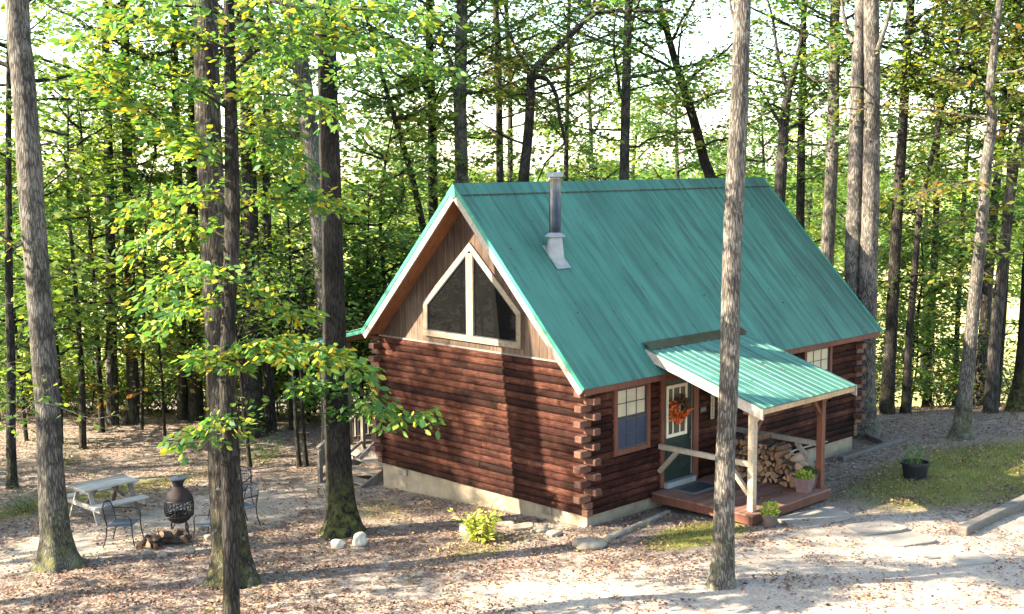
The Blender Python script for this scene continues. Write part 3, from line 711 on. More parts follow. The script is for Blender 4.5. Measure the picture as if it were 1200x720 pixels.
for k, z_ in enumerate(zs):
    q = MB(); xe = x0b-0.30*k; q.box(xe-0.32, xe+0.0, SY0, SY1, z_-0.045, z_); q.build("stair_tread", MT['grey_wood'], bpo, bevel=0.006)
for yy in (SY0-0.045, SY1+0.005):
    q = MB(); q.beam((x0b, yy+0.02, bz-0.18), (x0b-1.28, yy+0.02, zs[3]-0.10), 0.04, 0.22); q.build("stair_stringer", MT['grey_wood'], bpo)
def stair_rail(yy, mat, panel):
    q = MB(); xf, zf = x0b-1.22, float(gz(x0b-1.22, yy))
    q.box(xf-0.045, xf+0.045, yy-0.045, yy+0.045, zf-0.02, zs[3]+0.80); q.box(x0b+0.01, x0b+0.09, yy-0.045, yy+0.045, bz+0.001, bz+0.92)
    q.beam((xf-0.06, yy, zs[3]+0.86), (x0b+0.1, yy, bz+0.98), 0.10, 0.045)
    if panel:
        q.beam((xf, yy, zs[3]+0.14), (x0b, yy, bz+0.16), 0.04, 0.07); q.beam((xf+0.3, yy, zs[3]+0.30), (xf+0.3, yy, zs[3]+0.90), 0.04, 0.05, (1, 0, 0))
        for k in range(8): f = (k+0.5)/8; q.tube([(xf+f*1.2, yy, zs[3]+0.16+f*0.66), (xf+f*1.2, yy, zs[3]+0.84+f*0.66)], 0.007, 5)
    o = q.build("stair_rail", mat, bpo); return o
stair_rail(SY1+0.075, MT['grey_wood'], True)
q = MB(); q.beam((x0b-1.1, SY0-0.12, zs[3]+0.80), (x0b+0.15, SY0-0.12, bz+0.98), 0.035, 0.10); q.build("stair_handrail", MT['white_board'], bpo)
# ------------------------------------------------------------------ things on and around the porch
def scatter_leaves(P, D, Nn, S, shape="diamond"):
    """leaf blades: positions, directions, normals, sizes -> (V, F)"""
    P = np.asarray(P); D = np.asarray(D); Nn = np.asarray(Nn); S = np.asarray(S)[:, None]
    D = D/(np.linalg.norm(D, axis=1)[:, None]+1e-9); A = np.cross(D, Nn); A /= np.linalg.norm(A, axis=1)[:, None]+1e-9; B = np.cross(A, D)
    k = len(P)
    if shape == "diamond":
        T = [(0, 0, 0), (0.30, 0.50, -0.05), (0, 1, -0.10), (-0.30, 0.50, -0.05)]; F0 = [(0, 1, 2, 3)]
    elif shape == "ovate":
        T = [(0, 0, 0), (0.24, 0.32, -0.07), (0.23, 0.64, -0.09), (0, 1.0, -0.16), (-0.23, 0.64, -0.09), (-0.24, 0.32, -0.07)]; F0 = [(0, 1, 2, 3), (0, 3, 4, 5)]
    else:  # curled fallen leaf
        T = [(0, 0, 0.10), (0.32, 0.40, 0.0), (0.20, 0.85, 0.12), (-0.14, 1.0, 0.16), (-0.34, 0.50, 0.02)]; F0 = [(0, 1, 2, 3), (0, 3, 4, 4)]
        T = [(0, 0, 0.08), (0.34, 0.40, -0.02), (0.08, 1.0, 0.14), (-0.34, 0.52, 0.0)]; F0 = [(0, 1, 2, 3)]
    m = len(T)
    V = np.stack([P+S*(a*A+b*D+c*B) for a, b, c in T], 1).reshape(-1, 3)
    F = (np.arange(k)[:, None, None]*m+np.array(F0)[None]).reshape(-1, 4)
    return V, F
def leaf_ball(name, mat, parent, c, rx, rz, n, size, seed, shape="ovate", flat=0.5):
    r = np.random.RandomState(seed); u = r.normal(size=(n, 3)); u /= np.linalg.norm(u, axis=1)[:, None]
    rad = r.uniform(0.35, 1.0, n)**0.6; P = np.array(c)+u*rad[:, None]*np.array([rx, rx, rz])
    D = u+r.normal(0, 0.6, (n, 3)); Nn = np.array([0, 0, 1.0])+r.normal(0, flat, (n, 3))
    V, F = scatter_leaves(P, D, Nn, r.uniform(0.6, 1.2, n)*size, shape)
    return link_mesh(name, np_mesh(name, V, F), mat, parent)

wr = empty("wreath", (2.70, -0.085, 1.72), 0, "round autumn wreath of orange leaves hanging on the dark front door", "wreath")
r_ = np.random.RandomState(4)
for nm, mat, a0, a1, n in (("orange_leaves", MT['wreath_o'], 2.2, 6.1, 240), ("dark_leaves", MT['wreath_d'], -0.4, 2.4, 160)):
    th = r_.uniform(a0, a1, n); rad = 0.165+r_.normal(0, 0.042, n); P = np.stack([np.cos(th)*rad, r_.uniform(-0.06, 0.02, n), np.sin(th)*rad], 1)
    D = np.stack([np.cos(th), r_.normal(-0.2, 0.3, n), np.sin(th)], 1)+r_.normal(0, 0.6, (n, 3)); Nn = np.array([0, -1.0, 0])+r_.normal(0, 0.5, (n, 3))
    V, F = scatter_leaves(P, D, Nn, r_.uniform(0.06, 0.13, n), "ovate"); link_mesh(nm, np_mesh(nm, V, F), mat, wr)
q = MB(); q.tube([(0.16*math.cos(a), 0.0, 0.16*math.sin(a)) for a in np.linspace(0, 2*PI, 25)], 0.025, 6); q.build("vine_ring", MT['wreath_d'], wr)
q = MB(); q.box(3.78, 3.90, -0.095, -0.075, 1.33, 1.86)
sg = tag(q.build("wall_sign", MT['pale_trim'], None, bevel=0.004), "narrow upright pale wall sign hanging on the log wall right of the door", "sign")
q = MB(); rs = random.Random(2)
for k in range(15): z = 1.37+k*0.031; w = rs.uniform(0.02, 0.045); q.box(3.84-w, 3.84+w*rs.uniform(0.2, 1), -0.0985, -0.0955, z, z+0.014)
q.build("dark_markings", MT['dark_frame'], sg)
q = MB(); q.tube([(3.84, -0.085, 1.86), (3.84, -0.09, 1.98), (3.86, -0.07, 2.02)], 0.012, 6); q.build("hook", MT['black_iron'], sg)
q = MB(); q.box(3.42, 3.62, -0.085, -0.07, 1.52, 1.63); pl = tag(q.build("wall_plaque", MT['dark_frame'], None, bevel=0.004), "small dark wooden plaque fixed to the log wall beside the door", "plaque")
q = MB(); q.box(3.45, 3.49, -0.09, -0.0855, 1.55, 1.60); q.box(3.52, 3.54, -0.09, -0.0855, 1.55, 1.60); q.box(3.57, 3.60, -0.09, -0.0855, 1.56, 1.60); q.build("pale_marks", MT['rock_grey'], pl)
q = MB(); q.box(2.28, 3.22, -0.80, -0.24, DZ+0.001, DZ+0.018); mo = tag(q.build("doormat", MT['mat'], None, bevel=0.006), "flat grey doormat lying on the porch deck before the door", "doormat")
q = MB(); q.box(2.36, 3.14, -0.73, -0.31, DZ+0.018, DZ+0.022); q.build("mat_panel", MT['dark_frame'], mo)
def planter_round(loc, r, h, mat, label, seed, leaf, n, lsize, hh):
    o = empty("potted_plant", loc, 0, label, "potted plant")
    q = MB(); q.lathe([(0.0, 0.0), (r*0.72, 0.0), (r*0.98, h*0.90), (r*1.06, h*0.90), (r*1.06, h), (r*0.96, h), (r*0.93, h*0.86)], 24); q.build("pot", mat, o, smooth=False)
    q = MB(); q.lathe([(r*0.94, h*0.88), (0.0, h*0.93)], 24); q.build("soil", MT['soil'], o)
    leaf_ball("foliage", leaf, o, (0, 0, h+hh*0.35), r*1.15, hh*0.62, n, lsize, seed)
    return o
pz = gnd(893, 614)
planter_round((2.06, -2.72, float(gz(2.06, -2.72))), 0.15, 0.25, MT['pot_brown'], "round brown pot with pale leafy plant at the foot of the pale porch post", 7, MT['leaf_shrub'], 380, 0.065, 0.2)
sp_ = empty("potted_plant", (4.12, -2.22, DZ+0.001), 0.1, "square tapered planter with low green plants at the right corner of the deck", "potted plant")
for k, (dx, mat) in enumerate(((-0.12, MT['pot_mauve']), (0.24, MT['pot_brown']))):
    q = MB(); a, b, h = 0.11, 0.165, 0.30
    q.add([(dx-a, -a, 0), (dx+a, -a, 0), (dx+a, a, 0), (dx-a, a, 0), (dx-b, -b, h), (dx+b, -b, h), (dx+b, b, h), (dx-b, b, h), (dx-b*.88, -b*.88, h), (dx+b*.88, -b*.88, h), (dx+b*.88, b*.88, h), (dx-b*.88, b*.88, h), (dx-b*.86, -b*.86, h-.05), (dx+b*.86, -b*.86, h-.05), (dx+b*.86, b*.86, h-.05), (dx-b*.86, b*.86, h-.05)],
          [(0, 3, 2, 1)]+[(i, (i+1) % 4, (i+1) % 4+4, i+4) for i in range(4)]+[(i+4, (i+1) % 4+4, (i+1) % 4+8, i+8) for i in range(4)]+[(i+8, (i+1) % 4+8, (i+1) % 4+12, i+12) for i in range(4)]+[(12, 13, 14, 15)])
    if k == 0: q.build("pot", mat, sp_); leaf_ball("foliage", MT['leaf_shrub'], sp_, (dx, 0, 0.34), 0.19, 0.07, 260, 0.06, 9)
    else:
        s2 = empty("potted_plant", (4.12+0.30, -2.12, DZ+0.001), 0.1, "dark square planter half hidden behind the mauve planter by the right porch post", "potted plant")
        po = q.build("pot", mat, s2); po.location = (-0.24, 0, 0); leaf_ball("foliage", MT['leaf_green'], s2, (0, 0, 0.33), 0.18, 0.08, 240, 0.06, 10)
bt = gnd(1072, 560); tb = empty("tub_planter", (bt[0], bt[1], bt[2]), 0, "wide black plastic tub planter with sparse green stems standing on the lawn", "planter")
q = MB(); q.lathe([(0, 0), (0.24, 0), (0.285, 0.30), (0.315, 0.30), (0.315, 0.36), (0.28, 0.36), (0.265, 0.28)], 28); q.build("tub", MT['plastic_black'], tb)
q = MB(); q.lathe([(0.27, 0.29), (0.0, 0.32)], 24); q.build("soil", MT['soil'], tb)
leaf_ball("foliage", MT['leaf_green'], tb, (0.0, 0.05, 0.48), 0.2, 0.24, 150, 0.07, 12)
q = MB()
for k in range(8): a = rs.uniform(0, 6.28); q.tube([(0.05*math.cos(a), 0.05*math.sin(a), 0.28), (0.16*math.cos(a), 0.16*math.sin(a), rs.uniform(0.45, 0.7))], 0.006, 4)
q.build("stem", MT['grass'], tb)

# split logs: shared shapes, every log its own object
def log_mesh(seed, ln, r, kind):
    rr_ = random.Random(seed); q = MB()
    if kind == "round": poly = [(r*math.cos(a)*rr_.uniform(0.93, 1.05), r*math.sin(a)*rr_.uniform(0.93, 1.05)) for a in np.linspace(0, 2*PI, 11)[:-1]]
    elif kind == "half": poly = [(r*1.05*math.cos(a), r*1.05*math.sin(a)-r*0.35) for a in np.linspace(0, PI, 8)]
    else:
        a0 = rr_.uniform(1.1, 1.7); poly = [(0, -r*0.75)]+[(r*1.6*math.cos(a), r*1.6*math.sin(a)-r*0.75) for a in np.linspace(PI/2-a0/2, PI/2+a0/2, 6)]
    k = len(poly); vs = []
    for i, x in enumerate((-ln/2, 0, ln/2)):
        s_ = 1+rr_.uniform(-0.06, 0.06)
        for (a, b) in poly: vs.append((x+rr_.uniform(-0.008, 0.008), a*s_+rr_.uniform(-0.006, 0.006), b*s_+rr_.uniform(-0.006, 0.006)))
    fs = [tuple(range(k))[::-1], tuple(range(2*k, 3*k))]
    for i in range(2):
        for j in range(k): fs.append((i*k+j, i*k+(j+1) % k, (i+1)*k+(j+1) % k, (i+1)*k+j))
    me = bpy.data.meshes.new("firewood_log"); me.from_pydata(vs, [], fs); me.update()
    me.materials.append(MT['log_cut']); me.materials.append(MT['log_bark'])
    for p in me.polygons:
        if len(p.vertices) == 4 and p.index > 1:
            j = (p.index-2) % k
            p.material_index = 1 if (kind == "round" or (kind == "half" and j < k-1) or (kind == "wedge" and 1 <= j < k-1)) else 0
    return me
LOGS = [log_mesh(i, 0.44, 0.055+0.012*(i % 3), ("round", "half", "wedge", "wedge")[i % 4]) for i in range(10)]
def put_log(me, loc, rx=0.0, rz=0.0, ry=0.0, sc=1.0, label="", group="", name="firewood_log"):
    o = bpy.data.objects.new(name, me); C.objects.link(o); o.location = tuple(map(float, loc)); o.rotation_euler = (rx, ry, rz); o.scale = (sc, sc, sc)
    return tag(o, label, "firewood log", group)
rl_ = random.Random(21); row = 0; z = DZ+0.065
def pile_h(y):
    if y > -1.45: return 0.82
    return 0.82*max(0.0, 1-(-1.45-y)/0.72)
while row < 7:
    y = -0.17-(0.055 if row % 2 else 0)
    while y > -2.1:
        if z-DZ < pile_h(y)+0.03*rl_.uniform(-1, 1):
            put_log(LOGS[rl_.randrange(10)], (4.30+rl_.uniform(-0.05, 0.05), y, z+rl_.uniform(-0.006, 0.006)), rl_.uniform(0, 6.28), rl_.uniform(-0.06, 0.06), rl_.uniform(-0.03, 0.03), rl_.uniform(0.92, 1.12),
                    "split firewood log in the stack along the right side of the porch deck", "split logs stacked on the porch deck")
        y -= 0.122
    row += 1; z += 0.113
for (x, y, z_, rz, ry) in ((4.42, -1.62, 0.72, 0.35, 0.12), (4.50, -1.85, 0.52, 0.25, 0.15), (4.50, -1.98, 0.30, 0.45, 0.1), (4.30, -0.75, 1.0, 0.2, 0.05), (4.28, -1.1, 1.02, -0.15, 0.0), (4.55, -1.72, 0.62, 0.15, 0.1)):
    put_log(LOGS[2 if z_ < 0.6 else 3], (x, y, z_), rl_.uniform(0, 6), rz, ry, 1.15, "split firewood log lying loose on top of the porch wood stack", "loose logs on top of the porch stack")

# edging timbers, stones, slabs
def timber(a, b, w, h, mat, label, name="landscape_timber", rise=0.0, lift=0.0):
    A = gnd(*a) if len(a) == 2 else np.array(a); B = gnd(*b) if len(b) == 2 else np.array(b)
    m_ = (A+B)/2; z = h/2-0.03+lift; q = MB(); n = 7
    for i in range(n):
        pass
    d = B-A
    q.beam(A-m_+np.array([0, 0, z]), B-m_+np.array([0, 0, z]), w, h)
    o = q.build(name, mat, None, bevel=0.018); o.location = tuple(m_); return tag(o, label, "timber")
timber((1127, 628), (1225, 580), 0.20, 0.20, MT['edge_timber'], "thick grey timber lying at the right edge of the gravel drive")
timber((985, 541), (1056, 519), 0.16, 0.15, MT['dark_timber'], "dark timber edging the bed beyond the porch, its tip pointing right")
timber((1003, 509), (1037, 523), 0.15, 0.18, MT['dark_timber'], "short dark timber by the far corner of the cabin under the big double tree")
timber((-0.55, -0.95, float(gz(-0.55, -0.95))), (1.80, -0.55, float(gz(1.8, -0.55))), 0.10, 0.12, MT['rock_grey'], "low pale border strip between the cabin front and the grass", "garden_border")
def rock(loc, sx, sy, sz, mat, label, group=None, seed=0, name="stone", rz=0.0):
    r = np.random.RandomState(seed); import bmesh
    bm = bmesh.new(); bmesh.ops.create_icosphere(bm, subdivisions=3, radius=1.0)
    for v in bm.verts:
        c = np.array(v.co); k = 1+0.14*math.sin(c[0]*3.1+seed)+0.10*math.sin(c[1]*4.3+seed*2)+0.07*math.sin(c[2]*5.7+seed*3)
        c = np.sign(c)*np.abs(c)**0.75; v.co = Vector((c[0]*k*sx, c[1]*k*sy, c[2]*k*sz))
    me = bpy.data.meshes.new(name); bm.to_mesh(me); bm.free()
    o = link_mesh(name, me, mat, smooth=True); o.location = tuple(map(float, loc)); o.rotation_euler = (0, 0, rz); return tag(o, label, "stone", group)
g_ = gnd(421, 640); rock(g_+np.array([0, 0, 0.10]), 0.15, 0.12, 0.13, MT['stone'], "larger bright white stone at the right foot of the mossy tree left of the cabin", None, 1)
g_ = gnd(396, 642); rock(g_+np.array([0, 0, 0.05]), 0.12, 0.10, 0.11, MT['stone'], "small bright white stone before the roots of the mossy tree left of the cabin", None, 2)
g_ = gnd(692, 642); rock(g_+np.array([0, 0, 0.06]), 0.30, 0.18, 0.085, MT['rock_grey'], "long sunlit pale stone in front of the near corner of the cabin", None, 3, rz=-0.75)
g_ = gnd(556, 628); rock(g_+np.array([-0.05, 0, 0.08]), 0.22, 0.2, 0.2, MT['stone'], "squarish white stone under the bright yellow-green shrub", None, 4)
for i, (a, b, s_) in enumerate(((592, 616, 0.16), (612, 620, 0.2), (632, 623, 0.17), (650, 628, 0.16))):
    g_ = gnd(a, b); rock(g_+np.array([0, 0, 0.03]), s_*1.2, s_*0.7, 0.065, MT['rock_grey'], "flat grey-tan edging stone in the row below the gable wall", "edging stones below the gable wall", 5+i, "edging_stone", rz=-0.8+0.3*i)
def slab_stone(px, py, sx, sy, rz, label, mat=None):
    g_ = gnd(px, py); rr_ = random.Random(px); q = MB(); k = 9
    pts = [(sx*math.copysign(abs(math.cos(a))**0.32, math.cos(a))*rr_.uniform(0.92, 1.05), sy*math.copysign(abs(math.sin(a))**0.32, math.sin(a))*rr_.uniform(0.92, 1.05), -0.10) for a in np.linspace(0, 2*PI, 15)[:-1]]
    q.prism(pts, (0, 0, 0.115)); o = q.build("stepping_stone", mat or MT['slab'], None, bevel=0.008); o.location = (g_[0], g_[1], g_[2]+0.028); o.rotation_euler = (0, 0, rz); return tag(o, label, "stepping stone", "stepping stones from the porch to the drive")
slab_stone(958, 608, 0.75, 0.42, -0.2, "large pale slab right in front of the porch deck")
slab_stone(1025, 620, 0.55, 0.36, -0.35, "second pale slab on the walk from the porch")
slab_stone(1062, 634, 0.48, 0.32, -0.4, "middle pale slab on the walk from the porch")
slab_stone(1095, 649, 0.40, 0.30, -0.5, "fourth slab on the walk, half sunk in leaves and gravel")
slab_stone(1134, 657, 0.42, 0.30, -0.5, "tan slab at the far end of the walk near the drive")
# ------------------------------------------------------------------ fire pit clearing
tx, ty = -5.27, 9.02; tz = float(gz(tx, ty))
pt_ = empty("picnic_table", (tx, ty, tz), 0.03, "weathered grey wooden picnic table with attached benches beside the chiminea", "picnic table")
q = MB()
for k in range(5): y = -0.36+k*0.145; q.box(-0.62, 0.62, y+0.004, y+0.14, 0.70, 0.74)
q.build("tabletop", MT['table_wood'], pt_, bevel=0.005)
for sg_ in (-1, 1):
    q = MB()
    for k in range(2): y = sg_*0.62-0.13+k*0.135; q.box(-0.62, 0.62, y+0.003, y+0.13, 0.40, 0.44)
    q.build("bench", MT['table_wood'], pt_, bevel=0.005)
for sx in (-0.46, 0.46):
    for sg_ in (-1, 1):
        q = MB(); q.beam((sx, sg_*0.22, 0.695), (sx, sg_*0.60, 0.0), 0.04, 0.09, (1, 0, 0)); q.build("leg", MT['table_wood'] if sx < 0 else MT['grey_wood'], pt_)
    q = MB(); s2 = sx-0.041 if sx < 0 else sx+0.041
    q.box(s2-0.02, s2+0.02, -0.75, 0.75, 0.30, 0.395); q.box(s2-0.02, s2+0.02, -0.33, 0.33, 0.61, 0.698); q.build("crossbar", MT['table_wood'], pt_)
    q = MB(); q.beam((sx*0.95, 0, 0.36), (sx*0.25, 0, 0.69), 0.05, 0.08, (0, 1, 0)); q.build("brace", MT['grey_wood'], pt_)

g_ = gnd(211, 628); ch = empty("chiminea", g_, 0.0, "dark rusty iron chiminea on legs with openwork fire screen in the clearing", "chiminea")
q = MB(); q.lathe([(0.0, 0.26), (0.13, 0.28), (0.20, 0.33), (0.255, 0.41), (0.262, 0.43), (0.25, 0.43)], 28); q.build("bowl", MT['rust_iron'], ch, smooth=True)
q = MB(); q.lathe([(0.272, 0.735), (0.276, 0.75), (0.25, 0.82), (0.20, 0.89), (0.145, 0.94), (0.105, 0.98), (0.095, 1.0)], 28); q.build("dome", MT['rust_iron'], ch, smooth=True)
q = MB(); q.lathe([(0.094, 1.0), (0.10, 1.05), (0.135, 1.12), (0.16, 1.145)], 24); q.build("neck", MT['black_iron'], ch, smooth=True)
q = MB(); q.lathe([(0.15, 1.146), (0.175, 1.15), (0.175, 1.17), (0.04, 1.185), (0.0, 1.187)], 24); q.lathe([(0.02, 1.185), (0.025, 1.20), (0.0, 1.21)], 10); q.build("lid", MT['chair_mesh'], ch)
q = MB()
def cyl(th, z): r = 0.285-0.6*(z-0.59)**2; return (r*math.cos(th), r*math.sin(th), z)
for z in (0.43, 0.735): q.tube([cyl(a, z) for a in np.linspace(0, 2*PI, 41)], 0.014, 6)
for k in range(8):
    a = k*PI/4; q.tube([cyl(a, z) for z in np.linspace(0.43, 0.735, 6)], 0.013, 5)
    for rr_ in (0.055, 0.115):
        q.tube([cyl(a+PI/8+rr_*math.cos(t)/0.27, 0.583+rr_*1.05*math.sin(t)) for t in np.linspace(0, 2*PI, 15)], 0.008, 5)
    for t in np.linspace(0, 2*PI, 7)[:-1]:
        q.tube([cyl(a+PI/8+0.055*math.cos(t)/0.27, 0.583+0.055*math.sin(t)), cyl(a+PI/8+0.118*math.cos(t)/0.27, 0.583+0.14*math.sin(t))], 0.008, 5)
q.build("fire_screen", MT['black_iron'], ch)
for k in range(4):
    a = k*PI/2+0.4; q = MB(); q.tube([(0.15*math.cos(a), 0.15*math.sin(a), 0.31), (0.20*math.cos(a), 0.20*math.sin(a), 0.22), (0.19*math.cos(a), 0.19*math.sin(a), 0.10), (0.24*math.cos(a), 0.24*math.sin(a), 0.0)], 0.017, 6); q.build("leg", MT['black_iron'], ch)

def patio_chair(loc, rz, label):
    o = empty("patio_chair", loc, rz, label, "chair", "patio chairs round the fire pit"); sw, sd, sh = 0.25, 0.24, 0.42
    q = MB(); k = 12                      # seat of expanded metal
    q.box(-sw, sw, -sd, sd, sh-0.012, sh); q.build("seat", MT['chair_mesh'], o, bevel=0.004)
    for sx in (-1, 1):
        q = MB(); q.tube([(sx*sw, sd, sh), (sx*(sw+0.01), sd+0.01, sh*0.55), (sx*(sw+0.03), sd+0.05, 0.0)], 0.013, 6); q.build("leg", MT['chair_iron'], o)
        q = MB(); q.tube([(sx*sw, -sd, sh), (sx*sw, -sd-0.02, sh*0.5), (sx*(sw+0.02), -sd-0.08, 0.0)], 0.013, 6); q.build("leg", MT['chair_iron'], o)
        q = MB(); q.tube([(sx*(sw+0.01), sd, sh), (sx*(sw+0.03), sd-0.01, sh+0.14), (sx*(sw+0.035), sd-0.06, sh+0.20), (sx*(sw+0.03), -sd*0.3, sh+0.22), (sx*sw, -sd-0.03, sh+0.22)], 0.013, 6); q.build("arm", MT['chair_iron'], o)
    arch = [(-sw, -sd, sh), (-sw, -sd-0.05, sh+0.24), (-sw*0.85, -sd-0.08, sh+0.34), (-sw*0.45, -sd-0.10, sh+0.40), (0, -sd-0.105, sh+0.42), (sw*0.45, -sd-0.10, sh+0.40), (sw*0.85, -sd-0.08, sh+0.34), (sw, -sd-0.05, sh+0.24), (sw, -sd, sh)]
    q = MB(); q.tube(arch, 0.014, 6); q.build("back_frame", MT['chair_iron'], o)
    q = MB()
    for i in range(-5, 6):
        x = i*sw/5.6; ht = 0.41*math.sqrt(max(0.05, 1-(x/(sw*1.12))**2))
        q.tube([(x, -sd, sh+0.03), (x, -sd-0.05, sh+0.24), (x*0.97, -sd-0.09, sh+ht)], 0.005, 4)
    for k in range(7):
        z = sh+0.05+k*0.055; q.tube([(-sw*0.97, -sd-0.01-0.2*(z-sh), z), (sw*0.97, -sd-0.01-0.2*(z-sh), z)], 0.005, 4)
    q.build("backrest", MT['chair_mesh'], o); return o
def face(p, q): return math.atan2(q[1]-p[1], q[0]-p[0])-PI/2
fire = gnd(200, 635)
for (px, py, tgt, lab) in ((146, 637, None, "dark metal patio chair in front of the picnic table, left of the log pile"),
                           (250, 637, None, "dark metal patio chair mostly hidden behind the large tree trunk"),
                           (281, 617, None, "dark metal patio chair showing its mesh back just right of the large trunk"),
                           (276, 596, None, "farthest metal patio chair, its rounded back above another chair by the trunk")):
    p = gnd(px, py); patio_chair(p, face(p, fire), lab)
rp = random.Random(8); g0 = gnd(197, 638)
FL = [log_mesh(40+i, 0.38, 0.06+0.02*(i % 3), ("round", "half", "wedge")[i % 3]) for i in range(6)]
for i in range(20):
    a = rp.uniform(0, 6.28); rad = rp.uniform(0.0, 0.55); lay = 0 if i < 12 else 1
    if lay: rad *= 0.5
    x, y = g0[0]+rad*0.85*math.cos(a), g0[1]+rad*math.sin(a)
    put_log(FL[i % 6], (x, y, gz(x, y)+0.07+0.13*lay), rp.uniform(0, 6), rp.uniform(0, 6), rp.uniform(-0.2, 0.25), rp.uniform(0.85, 1.25), "rough firewood log in the low heap in front of the chiminea", "logs heaped at the fire pit")
for i, (a, b, s_) in enumerate(((172, 650, 0.08), (190, 653, 0.07), (222, 648, 0.09), (245, 632, 0.08), (236, 620, 0.08))):
    g_ = gnd(a, b); rock(g_+np.array([0, 0, 0.02]), s_*1.3, s_, 0.07, MT['rock_grey'], "small grey stone lying round the fire pit log heap", "stones round the fire pit", 30+i, "fire_pit_stone")
# ------------------------------------------------------------------ trees
def smooth_path(P, R, step):
    """Catmull-Rom resampling of a polyline with radii"""
    P = np.array(P, float); R = np.array(R, float); out = []; ro = []
    Pe = np.vstack([2*P[0]-P[1], P, 2*P[-1]-P[-2]]); Re = np.concatenate([[R[0]], R, [R[-1]]])
    for i in range(len(P)-1):
        n = max(1, int(np.linalg.norm(P[i+1]-P[i])/step))
        for k in range(n):
            t = k/n; a, b, c, d = Pe[i], Pe[i+1], Pe[i+2], Pe[i+3]
            out.append(0.5*((2*b)+(-a+c)*t+(2*a-5*b+4*c-d)*t*t+(-a+3*b-3*c+d)*t**3)); ro.append(Re[i+1]*(1-t)+Re[i+2]*t)
    out.append(P[-1]); ro.append(R[-1]); return np.array(out), np.array(ro)
def trunk_mesh(name, P, R, n, rough, seed, mat, parent):
    """tapered trunk with an uneven surface"""
    r = np.random.RandomState(seed); k = len(P); th = np.arange(n)*2*PI/n
    ph = r.uniform(0, 6.28, 6); T = np.gradient(P, axis=0); T /= np.linalg.norm(T, axis=1)[:, None]
    a = np.cross(T, np.array([0.3, 1.0, 0.02])); a /= np.linalg.norm(a, axis=1)[:, None]; b = np.cross(T, a)
    s = np.concatenate([[0], np.cumsum(np.linalg.norm(np.diff(P, axis=0), axis=1))])
    bump = 1+rough*(0.5*np.sin(3*th[None]+ph[0]+0.7*s[:, None])+0.35*np.sin(5*th[None]+ph[1]-1.3*s[:, None])+0.3*np.sin(2*th[None]+ph[2]+2.1*s[:, None]))
    bump += rough*0.55*r.uniform(-1, 1, (k, n))
    rad = R[:, None]*bump
    base = np.exp(-s/0.32)[:, None]
    rad = rad*(1+base*0.38*np.maximum(0, np.sin(5*th[None]+ph[3])))
    V = P[:, None]+rad[..., None]*(np.cos(th)[None, :, None]*a[:, None]+np.sin(th)[None, :, None]*b[:, None])
    idx = np.arange(k*n).reshape(k, n); nx = np.roll(idx, -1, 1)
    F = np.stack([idx[:-1], nx[:-1], nx[1:], idx[1:]], -1).reshape(-1, 4)
    return link_mesh(name, np_mesh(name, V.reshape(-1, 3), F), mat, parent, smooth=True)

